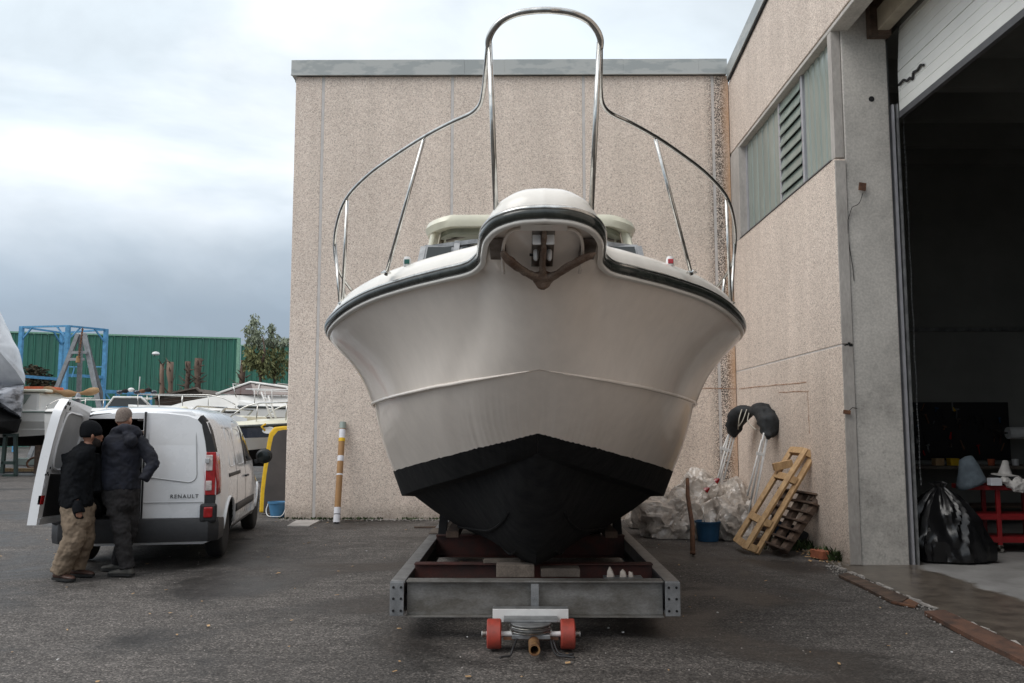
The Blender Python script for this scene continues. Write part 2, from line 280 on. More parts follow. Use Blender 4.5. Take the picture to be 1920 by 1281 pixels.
mt['beard'] = M('dark beard', (0.02,0.014,0.012), 0.9, var=0.3, scale=60)
mt['shoe_b'] = M('brown leather', (0.07,0.035,0.025), 0.5, var=0.3, scale=15)
mt['shoe_g'] = M('dusty grey leather', (0.10,0.095,0.085), 0.75, var=0.35, scale=15)
mt['sole'] = M('black sole', (0.012,0.012,0.012), 0.8)
mt['green_corr'] = M('green coated sheet', (0.040,0.185,0.130), 0.55, col2=(0.042,0.145,0.105), scale=0.5, stretch=(2,2,0.25), fine=0.12)
mt['green_trim'] = M('pale green trim', (0.22,0.42,0.30), 0.5, var=0.2)
mt['blue_steel'] = M('light blue painted steel', (0.10,0.32,0.55), 0.5, var=0.25, scale=4)
mt['grey_steel'] = M('grey painted steel', (0.30,0.31,0.32), 0.5, var=0.25, scale=4)
mt['shrink'] = M('translucent shrink wrap', (0.68,0.70,0.73), 0.3, col2=(0.50,0.52,0.55), scale=1.2, bump=0.9, bscale=2.5, coat=0.3)
mt['shrink_clear'] = M('clear wrinkled film', (0.42,0.43,0.47), 0.22, col2=(0.06,0.065,0.075), scale=2.2, bump=1.0, bscale=5, coat=0.5, stretch=(1,1,2.4), lo=0.40, hi=0.60)
mt['boat_w'] = M('white fibreglass', (0.74,0.73,0.70), 0.35, var=0.08, scale=1.5, coat=0.3)
mt['cream'] = M('cream fibreglass', (0.76,0.74,0.60), 0.35, var=0.1, scale=3, coat=0.3)
mt['navy_paint'] = M('navy hull paint', (0.015,0.022,0.04), 0.25, var=0.2, coat=0.5)
mt['tint'] = M('brown tinted acrylic', (0.12,0.07,0.06), 0.15, var=0.4, scale=2, coat=0.5)
mt['tan_cover'] = M('tan canvas', (0.42,0.27,0.14), 0.85, col2=(0.30,0.16,0.07), scale=2)
mt['orange'] = M('orange canvas', (0.60,0.14,0.06), 0.8, var=0.3)
mt['bark'] = M('grey brown bark', (0.17,0.115,0.085), 0.9, col2=(0.07,0.045,0.035), scale=3, bump=0.6, bscale=12, fine=0.2)
mt['leaf_e'] = foliage('grey green leaves', (0.33,0.36,0.27), (0.18,0.21,0.13))
mt['leaf_d'] = foliage('dry olive leaves', (0.24,0.235,0.10), (0.12,0.135,0.06))
mt['leaf_b'] = foliage('brown green leaves', (0.075,0.055,0.03), (0.022,0.024,0.014))
mt['weed'] = foliage('weed green', (0.055,0.085,0.03), (0.025,0.035,0.015), 8)
mt['yellow'] = M('yellow webbing', (0.72,0.44,0.01), 0.6, var=0.15, scale=10)
mt['mat_grey'] = M('dark grey canvas', (0.085,0.075,0.07), 0.85, col2=(0.06,0.053,0.05), scale=3, bump=0.2)
mt['blue_b'] = M('sky blue bucket plastic', (0.07,0.22,0.40), 0.5, var=0.15)
mt['blue_d'] = M('petrol blue bucket plastic', (0.012,0.07,0.15), 0.5, var=0.2)
mt['card'] = M('brown cardboard', (0.36,0.20,0.085), 0.8, var=0.2, scale=6, stretch=(1,1,0.3))
mt['paper'] = M('white paper label', (0.70,0.70,0.74), 0.6, var=0.1)
mt['brick'] = M('terracotta brick', (0.40,0.13,0.06), 0.85, col2=(0.27,0.09,0.05), scale=12, bump=0.3)
mt['canvas_b'] = M('black canvas cover', (0.02,0.023,0.026), 0.75, var=0.5, scale=8, bump=0.8, bscale=14)
mt['cord'] = M('cream cord', (0.50,0.47,0.40), 0.8)
mt['greyglass'] = M('green grey channel glass', (0.30,0.345,0.31), 0.2, col2=(0.20,0.245,0.22), scale=1.3, coat=0.4, stretch=(1,1,0.3))
mt['louvre'] = M('green grey louvre glass', (0.24,0.30,0.27), 0.25, var=0.25, scale=2, coat=0.4)
mt['alu'] = M('aluminium frame', (0.45,0.45,0.48), 0.45, metal=0.4, var=0.1)
mt['door_w'] = M('off white door panel', (0.80,0.80,0.76), 0.5, var=0.06, scale=1.5)
mt['door_seal'] = M('grey rubber seal', (0.10,0.10,0.105), 0.6, var=0.2)
mt['beam_beige'] = M('beige lintel', (0.36,0.31,0.24), 0.7, var=0.25, scale=3)
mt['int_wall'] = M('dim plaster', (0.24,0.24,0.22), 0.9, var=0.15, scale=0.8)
mt['peg'] = M('black pegboard', (0.012,0.012,0.013), 0.6, var=0.3)
mt['red_cart'] = M('red enamel', (0.24,0.010,0.013), 0.45, var=0.15, coat=0.3)
mt['trashbag'] = M('black polythene', (0.007,0.007,0.008), 0.33, var=0.2, coat=0.15, bump=0.9, bscale=7)
mt['greyrag'] = M('grey blue cloth', (0.17,0.215,0.25), 0.85, col2=(0.10,0.125,0.15), scale=6)
mt['rag_w'] = M('white rag', (0.60,0.58,0.56), 0.9, var=0.25, scale=8)
mt['anchor'] = M('rusted galvanised anchor', (0.27,0.21,0.165), 0.6, metal=0.3, col2=(0.13,0.07,0.045), scale=9, fine=0.25, bump=0.3)
mt['bark_pale']=M('pale peeling bark',(0.26,0.18,0.13),0.85,col2=(0.15,0.10,0.075),scale=3,stretch=(1,1,0.3))
mt['rusty_plank']=M('rusty brown plank',(0.17,0.085,0.055),0.7,col2=(0.07,0.045,0.035),scale=5,fine=0.2)
mt['tan_hull']=M('beige hull paint',(0.42,0.34,0.25),0.5,var=0.15)
mt['dark_green']=M('dark green paint',(0.012,0.03,0.024),0.5,var=0.3)
mt['brass']=M('yellow brown oxidised tube',(0.30,0.17,0.07),0.55,metal=0.3,col2=(0.15,0.07,0.035),scale=20)
mt['liner'] = M('grey green headliner', (0.30,0.31,0.24), 0.6, col2=(0.18,0.19,0.15), scale=5)
mt['greenlens'] = M('green lens', (0.01,0.10,0.07), 0.15, coat=0.5)
def sheet_mat():
    m, nt, b = base_mat('crumpled polythene sheet'); L = nt.links
    tc = nd(nt,'ShaderNodeTexCoord')
    n = nd(nt,'ShaderNodeTexNoise', Scale=3.5, Detail=8.0, Roughness=0.6, Distortion=1.5); L.new(tc.outputs['Object'], n.inputs['Vector'])
    r = nd(nt,'ShaderNodeValToRGB'); e=r.color_ramp.elements; e[0].position=0.34; e[0].color=(0.30,0.26,0.225,1); e[1].position=0.64; e[1].color=(0.66,0.60,0.54,1); L.new(n.outputs['Fac'], r.inputs[0])
    L.new(r.outputs[0], b.inputs['Base Color']); b.inputs['Roughness'].default_value=0.28
    b.inputs['Coat Weight'].default_value=0.5
    n2 = nd(nt,'ShaderNodeTexNoise', Scale=5.0, Detail=5.0, Distortion=2.5); L.new(tc.outputs['Object'], n2.inputs['Vector'])
    bp = nd(nt,'ShaderNodeBump', Strength=0.6, Distance=0.03); L.new(n2.outputs['Fac'], bp.inputs['Height']); L.new(bp.outputs[0], b.inputs['Normal'])
    return m
mt['sheet'] = sheet_mat()

# ------------------------------------------------------------------ object helpers
def tag(o, label=None, cat=None, group=None, kind=None):
    if label: o['label'] = label
    if cat: o['category'] = cat
    if group: o['group'] = group
    if kind: o['kind'] = kind
    return o
def thing(name, label, cat, loc=(0,0,0), rz=0.0, group=None):
    o = bpy.data.objects.new(name, None); COL.objects.link(o); o.empty_display_size = 0.2
    o.location = loc; o.rotation_euler = (0,0,rz)
    return tag(o, label, cat, group)
def copy_tree(o, parent=None):
    c = o.copy(); COL.objects.link(c); c.parent = parent
    if parent: c.matrix_parent_inverse = o.matrix_parent_inverse.copy()
    for ch in [x for x in scene.objects if x.parent == o]: copy_tree(ch, c)
    return c
class MB:
    def __init__(s): s.v=[]; s.f=[]
    def add(s, vs, fs):
        n=len(s.v); s.v += [tuple(x) for x in vs]; s.f += [tuple(i+n for i in f) for f in fs]; return s
    def box(s, c, d, rot=None):
        c=Vector(c); h=Vector(d)/2; vs=[]
        for z in (-1,1):
            for x,y in ((-1,-1),(1,-1),(1,1),(-1,1)):
                p=Vector((x*h.x,y*h.y,z*h.z))
                if rot is not None: p = rot @ p
                vs.append(c+p)
        return s.add(vs, [(3,2,1,0),(4,5,6,7),(0,1,5,4),(1,2,6,5),(2,3,7,6),(3,0,4,7)])
    def bb(s, x0,x1,y0,y1,z0,z1): return s.box(((x0+x1)/2,(y0+y1)/2,(z0+z1)/2),(abs(x1-x0),abs(y1-y0),abs(z1-z0)))
    def bar(s, p, q, w, h, up=(0,0,1)):       # rectangular bar from p to q
        p=Vector(p); q=Vector(q); d=(q-p); L=d.length; d.normalize(); u=Vector(up)
        if abs(d.dot(u))>0.98: u=Vector((0,1,0))
        x=d.cross(u).normalized(); z=x.cross(d).normalized()
        return s.box((p+q)/2,(w,L,h), Matrix((x,d,z)).transposed())
    def tube(s, pts, r, n=10, cap=True, sy=1.0, closed=False):
        pts=[Vector(p) for p in pts]; m=len(pts); rs = r if isinstance(r,(list,tuple)) else [r]*m
        vs=[]; prev=None
        for i,p in enumerate(pts):
            if closed: t=pts[(i+1)%m]-pts[i-1]
            else: t = pts[min(i+1,m-1)]-pts[max(i-1,0)]
            t.normalize()
            if prev is None:
                a = Vector((0,0,1)) if abs(t.z)<0.9 else Vector((0,1,0))
                nx = t.cross(a).normalized()
            else:
                nx = (prev - t*prev.dot(t)).normalized()
            prev = nx; ny = t.cross(nx)
            for k in range(n):
                an=2*math.pi*k/n
                vs.append(p + nx*math.cos(an)*rs[i] + ny*math.sin(an)*rs[i]*sy)
        fs=[]
        for i in range(m if closed else m-1):
            j=(i+1)%m
            for k in range(n): fs.append((i*n+k, j*n+k, j*n+(k+1)%n, i*n+(k+1)%n))
        if cap and not closed: fs += [tuple(range(n)), tuple(reversed(range((m-1)*n, m*n)))]
        return s.add(vs, [tuple(reversed(f)) for f in fs])
    def cyl(s, p, q, r, n=20): return s.tube([p,q], r, n)
    def rings(s, rings, cap=True, closed=True):
        n=len(rings[0]); vs=[v for r in rings for v in r]; fs=[]
        for i in range(len(rings)-1):
            for k in range(n if closed else n-1):
                fs.append((i*n+k, i*n+(k+1)%n, (i+1)*n+(k+1)%n, (i+1)*n+k))
        if cap: fs += [tuple(reversed(range(n))), tuple(range((len(rings)-1)*n, len(rings)*n))]
        return s.add(vs, fs)
    def ell(s, levels, n=20):            # levels: (centre, rx, ry)
        return s.rings([[Vector(c)+Vector((rx*math.cos(2*math.pi*k/n), ry*math.sin(2*math.pi*k/n),0)) for k in range(n)] for c,rx,ry in levels])
    def lathe(s, prof, c=(0,0,0), axis='z', n=28):   # prof: (r,h)
        rr=[]
        for r_,h in prof:
            ring=[]
            for k in range(n):
                a=2*math.pi*k/n; x,y=r_*math.cos(a), r_*math.sin(a)
                ring.append(Vector(c)+(Vector((x,y,h)) if axis=='z' else Vector((h,x,y)) if axis=='x' else Vector((x,h,y))))
            rr.append(ring)
        return s.rings(rr)
    def prism(s, poly, p0, u, v, w):    # 2-D outline (a,b) in axes u,v, pushed along w
        p0=Vector(p0);u=Vector(u);v=Vector(v);w=Vector(w); n=len(poly)
        a=[p0+u*x+v*y for x,y in poly]; b=[q+w for q in a]
        return s.add(a+b, [tuple(range(n)), tuple(reversed(range(n,2*n)))]+[(i,n+i,n+(i+1)%n,(i+1)%n) for i in range(n)])
    def sphere(s, c, r, sc=(1,1,1), nu=20, nv=12):
        c=Vector(c); vs=[]; fs=[]
        for i in range(nv+1):
            t=math.pi*i/nv
            for k in range(nu):
                a=2*math.pi*k/nu; vs.append(c+Vector((r*sc[0]*math.sin(t)*math.cos(a), r*sc[1]*math.sin(t)*math.sin(a), r*sc[2]*math.cos(t))))
        for i in range(nv):
            for k in range(nu): fs.append((i*nu+k,(i+1)*nu+k,(i+1)*nu+(k+1)%nu,i*nu+(k+1)%nu))
        return s.add(vs,fs)
    def mirror_x(s, cx):
        n=len(s.v); s.v += [(2*cx-x,y,z) for x,y,z in s.v]; s.f += [tuple(reversed([i+n for i in f])) for f in s.f]; return s
    def build(s, name, mat, parent=None, smooth=False, bevel=0.0, fix=True, off=None):
        me=bpy.data.meshes.new(name)
        o = Vector(off) if off else None
        me.from_pydata([(Vector(v)-o) for v in s.v] if o else s.v, [], s.f)
        if fix:
            bm=bmesh.new(); bm.from_mesh(me); bmesh.ops.remove_doubles(bm, verts=bm.verts, dist=1e-5); bmesh.ops.recalc_face_normals(bm, faces=bm.faces); bm.to_mesh(me); bm.free()
        if mat: me.materials.append(mt[mat] if isinstance(mat,str) else mat)
        if smooth is True: me.shade_smooth()
        elif smooth: me.shade_smooth(); me.set_sharp_from_angle(angle=R(smooth))
        ob=bpy.data.objects.new(name, me); COL.objects.link(ob)
        if parent: ob.parent=parent
        if o: ob.location=o
        if bevel:
            b=ob.modifiers.new('bevel','BEVEL'); b.width=bevel; b.segments=2; b.limit_method='ANGLE'; b.angle_limit=R(40)
        return ob
def cr_interp(P, n):                    # centripetal-ish Catmull-Rom, n steps per span
    out=[]; m=len(P)
    for i in range(m-1):
        p0=P[max(i-1,0)]; p1=P[i]; p2=P[i+1]; p3=P[min(i+2,m-1)]
        if i==0: p0=p1*2-p2
        if i+2>m-1: p3=p2*2-p1
        d1=max((p2-p1).length,1e-6); d0=max((p1-p0).length,1e-6); d2=max((p3-p2).length,1e-6)
        t1=((p1-p0)/d0 + (p2-p1)/d1)*0.5*d1; t2=((p2-p1)/d1+(p3-p2)/d2)*0.5*d1
        for k in range(n):
            t=k/n
            out.append(p1*(2*t**3-3*t*t+1)+t1*(t**3-2*t*t+t)+p2*(-2*t**3+3*t*t)+t2*(t**3-t*t))
    out.append(P[-1]); return out
def spline(pts, n=6): return cr_interp([Vector(p) for p in pts], n)
_tex={}
def crumple(o, strength, size, mid=0.5, ttype='CLOUDS'):
    k=(ttype,size)
    if k not in _tex:
        t=bpy.data.textures.new('cloud', ttype); t.noise_scale=size
        if ttype=='CLOUDS': t.noise_depth=3
        _tex[k]=t
    d=o.modifiers.new('crumple','DISPLACE'); d.texture=_tex[k]; d.strength=strength; d.mid_level=mid; d.texture_coords='GLOBAL'
def remesh(o, vox, smooth=3):
    r=o.modifiers.new('remesh','REMESH'); r.mode='VOXEL'; r.voxel_size=vox; r.use_smooth_shade=True
    if smooth:
        s=o.modifiers.new('smooth','SMOOTH'); s.factor=0.6; s.iterations=smooth
def text_mesh(name, txt, size, mat, parent, loc, rot, depth=0.004):
    cu=bpy.data.curves.new(name,'FONT'); cu.body=txt; cu.size=size; cu.extrude=depth; cu.align_x='CENTER'; cu.space_character=1.25
    tmp=bpy.data.objects.new(name,cu); COL.objects.link(tmp); bpy.context.view_layer.update()
    me=bpy.data.meshes.new_from_object(tmp.evaluated_get(bpy.context.evaluated_depsgraph_get()))
    bpy.data.objects.remove(tmp); me.materials.clear(); me.materials.append(mt[mat])
    ob=bpy.data.objects.new(name,me); COL.objects.link(ob); ob.parent=parent; ob.location=loc; ob.rotation_euler=rot
    return ob

# ------------------------------------------------------------------ ground
def grid_sheet(x0,x1,y0,y1,z,nx,ny,amp=0.0):
    m=MB(); vs=[]; fs=[]
    for j in range(ny+1):
        for i in range(nx+1):
            x=x0+(x1-x0)*i/nx; y=y0+(y1-y0)*j/ny
            vs.append((x,y,z+amp*(noise.noise(Vector((x*0.5,y*0.5,3)))-0.6)))
    for j in range(ny):
        for i in range(nx):
            a=j*(nx+1)+i; fs.append((a,a+1,a+nx+2,a+nx+1))
    return m.add(vs,fs)
tag(grid_sheet(-400,400,-120,900,-0.03,2,2).build('terrain','asphalt'), kind='structure')
tag(grid_sheet(-16,3.72,-5,26,-0.006,90,140,0.012).build('ground','asphalt',smooth=True), kind='structure')
ap=MB(); ap.bb(3.72,14,-6,15.2,-0.02,0.0); tag(ap.build('concrete_apron','apron'), kind='structure')
# crumbled lip of old mortar along the slab edge
lip=MB(); y=10.1
while y>5.6:
    l=random.uniform(.05,.16); w=random.uniform(.015,.045)
    if random.random()<.75: lip.box((3.70+random.uniform(-.015,.02),y,0.004),(w,l,random.uniform(.012,.03)),Matrix.Rotation(random.uniform(-.3,.3),3,'Z'))
    y-=l*1.05
tag(lip.build('slab_edge_mortar','conc_light'), kind='stuff')

# ------------------------------------------------------------------ warehouse
WX, WY, PY = 3.90, 15.30, 10.28          # right wall plane, back wall plane, pillar face
W = thing('warehouse','beige aggregate concrete industrial building with an open roller door on the right','warehouse',(0,WY,0))
def wpart(m, name, mat, parent=None, **k):
    off = Vector((0,WY,0)) if parent is None else Vector((0,0,0))
    for i,v in enumerate(m.v): m.v[i]=tuple(Vector(v)-Vector((0,WY,0)))
    return m.build(name, mat, parent or W, **k)
xs=[-4.14,-3.625,-1.22,1.21,3.60,WX]
TOPB=8.12
for a,b in zip(xs[:-1],xs[1:]):
    g=.025
    wpart(MB().bb(a+(g if a>-4 else 0),b-(g if b<WX else 0),WY,WY+.2,-.05,TOPB),'wall_panel','agg_stain' if b>3 else 'agg', bevel=.012)
for x in xs[1:-1]:
    wpart(MB().bb(x-.0255,x+.0255,WY+.004,WY+.1,-.03,TOPB-.003),'joint_sealant','sealant')
# side of that block, seen from a step to the left, and the building mass behind it
wpart(MB().bb(-4.14,-3.94,WY+.203,44,-.05,TOPB),'side_wall','agg',bevel=.01)
wpart(MB().bb(-4.1,14.2,WY+.21,44,TOPB-.25,TOPB-.1),'roof','flash')
wpart(MB().bb(14.0,14.2,-8,44,-.05,9.2),'side_wall','agg')
wpart(MB().bb(-3.9,13.9,43.8,44,-.05,TOPB-.3),'side_wall','agg')
# flashing of the back wall in separate lengths
fx=[-4.22,-3.93,-1.0,-0.25,1.95,3.35,WX-.03]
for i,(a,b) in enumerate(zip(fx[:-1],fx[1:])):
    m=MB(); d=.004*(i%2)
    m.bb(a,b,WY-.055-d,WY+.23,TOPB+.02,TOPB+.30); m.bb(a,b,WY-.075-d,WY-.05,TOPB-.005,TOPB+.022)
    wpart(m,'flashing','flash',bevel=.004)
wpart(MB().bb(-4.22,-4.16,WY+.231,44,TOPB,TOPB+.3),'flashing','flash')
# right wall: lower panel, sill panel, upper panel
def gab(y): return 8.0+.115*(15.0-y)
ZG,ZS,ZL=2.60,4.91,6.62
wpart(MB().bb(WX,WX+.14,PY+.004,WY-.002,-.05,ZG-.008),'wall_panel','agg',bevel=.008)
wpart(MB().bb(WX,WX+.14,PY+.004,WY-.002,ZG+.012,ZS),'wall_panel','agg',bevel=.008)
wpart(MB().bb(WX+.006,WX+.1,PY+.01,WY-.004,ZG-.02,ZG+.024),'joint_sealant','sealant')
# smooth concrete end faces of those panels with a broken edge
def rough_end(z0,z1,seed):
    random.seed(seed); m=MB(); n=26; L=[];Rr=[]
    for i in range(n+1):
        z=z0+(z1-z0)*i/n
        L.append((WX+.001+random.uniform(0,.004),z)); Rr.append((4.03,z))
    poly=L+Rr[::-1]
    return m.prism(poly,(0,PY+.003,0),(1,0,0),(0,0,1),(0,-.022,0))
wpart(rough_end(0.005,ZG-.012,1),'panel_end','conc_light'); wpart(rough_end(ZG+.016,ZS-.03,2),'panel_end','conc_light')
# dark break where the two panel ends meet
ck=MB(); cp=[(3.925,ZG-.002),(3.965,ZG-.004),(3.97,ZG+.028),(4.0,ZG+.028),(4.002,ZG-.004),(4.03,ZG+.0),(4.03,ZG-.018),(3.985,ZG-.02),(3.98,ZG+.01),(3.93,ZG-.014)]
ck.prism(cp,(0,PY-.0225,0),(1,0,0),(0,0,1),(0,.004,0)); wpart(ck,'crack','dark')
# upper wall with sloping top, its thick concrete soffit edge
ug=MB(); ug.prism([(WY-.002,ZL),(WY-.002,gab(WY)),(-8,gab(-8)),(-8,ZL)],(WX,0,0),(0,1,0),(0,0,1),(.22,0,0)); wpart(ug,'wall_panel','agg',bevel=.01)
wpart(MB().bb(WX+.015,WX+.24,-8,WY-.004,ZL-.06,ZL-.002),'soffit_edge','concrete',bevel=.01)
ug=MB(); ug.prism([(WY-.08,gab(WY)+.03),(WY-.08,gab(WY)+.30),(-8,gab(-8)+.30),(-8,gab(-8)+.03)],(WX-.05,0,0),(0,1,0),(0,0,1),(.34,0,0)); wpart(ug,'flashing','flash',bevel=.004)
ug=MB(); ug.prism([(WY-.08,gab(WY)-.01),(WY-.08,gab(WY)+.026),(-8,gab(-8)+.026),(-8,gab(-8)-.01)],(WX-.03,0,0),(0,1,0),(0,0,1),(.02,0,0)); wpart(ug,'drip_edge','dark')
wpart(MB().bb(WX+.3,13.9,-8,WY+.2,7.9,8.0),'roof','flash')
# window band
win=MB(); win.bb(WX+.12,WX+.17,14.62,14.72,ZS,ZL-.06); wf=wpart(win,'window_frame','alu')
def strip_glass(y0,y1,n):
    w=(y1-y0)/n
    for i in range(n):
        a=y0+i*w; m=MB()
        ring=[]
        pr=[(a+.006,0),(a+.03,-.03),(a+w*.5,-.036),(a+w-.03,-.03),(a+w-.006,0)]
        m.prism([(x,b) for x,b in pr],(WX+.15,0,ZS+.015),(0,1,0),(1,0,0),(0,0,ZL-.065-ZS-.015))
        wpart(m,'glass_channel','greyglass',smooth=30)
strip_glass(12.74,14.60,6); strip_glass(10.42,11.62,6)
for y in (12.70,11.66):
    wpart(MB().bb(WX+.09,WX+.16,y-.035,y+.035,ZS+.01,ZL-.065),'mullion','alu',bevel=.004)
wpart(MB().bb(WX+.10,WX+.16,10.33,10.42,ZS+.01,ZL-.065),'mullion','door_seal')
for k in range(9):
    z=ZS+.04+k*(ZL-.06-ZS-.05)/9
    m=MB(); m.box((WX+.10,12.18,z+.085),(.012,.94,.176),Matrix.Rotation(R(13),3,'Y')); wpart(m,'louvre_blade','louvre')
wpart(MB().bb(WX+.165,WX+.18,11.70,12.66,ZS+.01,ZL-.065),'louvre_backing','dark')
wpart(MB().bb(WX+.165,WX+.18,10.4,11.6,ZS+.01,ZL-.065),'glass_backing','greyglass')
wpart(MB().bb(WX+.165,WX+.18,12.75,14.6,ZS+.01,ZL-.065),'glass_backing','greyglass')
wpart(MB().bb(WX-.012,WX+.12,PY+.1,14.76,ZS+.002,ZS+.016),'sill_flashing','door_seal')
wpart(MB().bb(WX,WX+.14,14.72,WY-.003,ZS+.002,ZL-.062),'wall_panel','conc_light')
wpart(MB().bb(WX+.02,4.03,PY+.015,PY+.14,ZS+.02,ZL-.062),'window_jamb','conc_light')
# pillar and the inner wall round the door
wpart(MB().bb(4.04,4.60,PY,PY+.5,-.05,8.0),'pillar','concrete',bevel=.012)
wpart(MB().bb(4.04,4.60,4.6,5.1,-.05,8.0),'pillar','concrete',bevel=.012)
wpart(MB().bb(WX,4.04,-8,5.0,-.05,ZL-.062),'wall_panel','agg')
wpart(MB().bb(4.0305,4.0395,PY+.02,PY+.1,.02,ZS),'joint_gap','dark')
hole=MB().lathe([(.035,0),(.035,.004)],(4.39,PY-.005,5.67),'y',16); wpart(hole,'bolt_hole','dark')
for p in (at(1617,350,PY-.05), at(1588,773,PY-.06)):
    m=MB(); m.box(p,(.09,.012,.10 if p.z>3 else .05),Matrix.Rotation(R(8),3,'Y')); wpart(m,'rusty_bracket','rust',bevel=.004)
w1=at(1618,362,PY-.05); w2=at(1597,390,PY-.03)
wpart(MB().tube(spline([w1,w1.lerp(w2,.4)+Vector((0,0,-.06)),w2,w2-Vector((0,-.02,.9))],5),.004,6),'cable','dark')
w1=at(1590,772,PY-.05); w2=at(1607,766,PY-.03)
wpart(MB().tube([w1,w1.lerp(w2,.5)+Vector((0,0,.03)),w2],.004,6),'cable','dark')
# small rusty studs, the rust line and the old outline left by a removed board
def wall_ribbon(pts, wd, name):
    m=MB()
    for a,b in zip(pts[:-1],pts[1:]):
        m.bar(a,b,.004,wd,up=(0,0,1) if abs((b-a).z)<abs((b-a).y)+abs((b-a).x) else (0,1,0))
    wpart(m,name,'rust_stain')
mt['rust_stain']=M('thin rust run', (0.30,0.14,0.07), 0.9, col2=(0.46,0.33,0.25), scale=9, lo=.45,hi=.6)
def onx(px,py):
    d=ray(px,py); return Vector((0,0,CAM_H))+d*((WX-.002)/d.x)
def chop(a,b,n,j):
    return [a.lerp(b,i/n)+Vector((0,random.uniform(-j,j),random.uniform(-j,j))) for i in range(n+1)]
wall_ribbon(chop(onx(1386,729),onx(1512,717),14,.006),.014,'rust_run')
wall_ribbon(chop(onx(1460,736),onx(1516,734),8,.006),.010,'rust_run')
wall_ribbon(chop(onx(1514,735),onx(1518,812),12,.008),.014,'rust_run')
wall_ribbon([at(1290,729,WY-.003),at(1330,728,WY-.003),at(1384,729,WY-.003)],.014,'rust_run')
# the door: track, opening, panels
wpart(MB().bb(4.60,4.625,PY+.03,PY+.10,0,6.4),'door_guide','door_seal')
wpart(MB().bb(4.64,4.665,PY-.0,PY+.07,0,5.6),'door_guide','alu')
wpart(MB().bb(4.69,4.71,PY-.02,PY+.05,0,5.6),'door_guide','galv')
dm=MB().bb(4.72,4.76,5.12,PY-.02,5.475,5.50); dm.bb(4.715,4.765,5.12,PY-.02,5.42,5.474); ds=wpart(dm,'door_bottom_seal','door_seal')
z=5.503
for k in range(4):
    wpart(MB().bb(4.72,4.76,5.12,PY-.02,z,z+.122),'door_slat','door_w',bevel=.003); z+=.1255
z+=.004
tilt=0
for p in range(2):                    # upper sections follow the bend of the track inwards
    tilt=[R(4),R(14)][p]; base=Vector((4.74+[0,.03][p],(5.12+PY-.02)/2,z))
    for k in range(4):
        c=base+Vector((math.sin(tilt)*(k+.5)*.1255,0,math.cos(tilt)*(k+.5)*.1255))
        wpart(MB().box(c,(.04,PY-.02-5.12,.122),Matrix.Rotation(tilt,3,'Y')),'door_slat','door_w',bevel=.003)
    z+=.506*math.cos(tilt)
# zig-zag black lock handle on the door face
hz=[(1686,158),(1697,150),(1704,150),(1711,132),(1722,133),(1713,146),(1732,122)]
def ond(px,py,X=4.70):
    d=ray(px,py); return Vector((0,0,CAM_H))+d*(X/d.x)
hm=MB()
hp=[ond(x,y) for x,y in [(1685,160),(1694,150),(1701,152),(1706,146),(1711,149),(1712,136),(1720,132),(1726,122),(1732,122)]]
for a,b in zip(hp[:-1],hp[1:]): hm.bar(a,b,.02,.028)
wpart(hm,'door_handle','black_pl',bevel=.003)
# beige lintel beam, timber block above the opening
wpart(MB().bb(4.45,4.60,5.1,PY-.003,6.50,6.78),'lintel_beam','beam_beige',bevel=.006)
wpart(MB().bb(4.36,4.62,PY-.13,PY-.004,6.44,7.2),'timber_block','wood_dark',bevel=.006)
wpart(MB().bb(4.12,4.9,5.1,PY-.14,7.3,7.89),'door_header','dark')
# interior shell
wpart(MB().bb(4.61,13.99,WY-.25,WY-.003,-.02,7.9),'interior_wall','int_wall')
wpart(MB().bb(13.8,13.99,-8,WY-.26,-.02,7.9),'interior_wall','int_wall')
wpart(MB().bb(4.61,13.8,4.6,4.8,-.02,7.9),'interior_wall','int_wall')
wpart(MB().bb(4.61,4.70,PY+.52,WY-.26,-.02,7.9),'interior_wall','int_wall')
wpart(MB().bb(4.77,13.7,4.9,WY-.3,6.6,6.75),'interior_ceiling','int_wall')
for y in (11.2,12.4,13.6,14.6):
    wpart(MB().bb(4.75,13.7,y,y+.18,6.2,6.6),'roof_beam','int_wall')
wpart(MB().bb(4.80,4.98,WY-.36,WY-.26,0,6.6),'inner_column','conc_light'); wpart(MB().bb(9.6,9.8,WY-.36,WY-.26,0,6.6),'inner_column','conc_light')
wpart(MB().bb(4.98,9.6,WY-.30,WY-.26,3.3,3.36),'cable_tray','galv')
# pull chain hanging beside the door: loops joined
ch=MB(); p0=Vector((4.83,PY+.12,5.7)); 
for k in range(150):
    z=5.7-k*.032
    ch.box((4.83+.004*math.sin(k*.3),PY+.12,z),(.016 if k%2 else .005,.005 if k%2 else .016,.026))
co=ch.build('door_chain','galv'); tag(co,'thin pull chain hanging inside the open door beside the metal guide','chain'); 

# narrow grey manhole slab at the foot of the back wall
pts=[gnd(556,976),gnd(600,977),gnd(580,987),gnd(538,987)]
m=MB(); m.add([p+Vector((0,0,.012)) for p in pts]+[p+Vector((0,0,-.02)) for p in pts],[(0,1,2,3),(7,6,5,4),(0,4,5,1),(1,5,6,2),(2,6,7,3),(3,7,4,0)])
tag(m.build('cover_slab','conc_light',bevel=.003),'small flat concrete cover slab by the left foot of the back wall','slab')

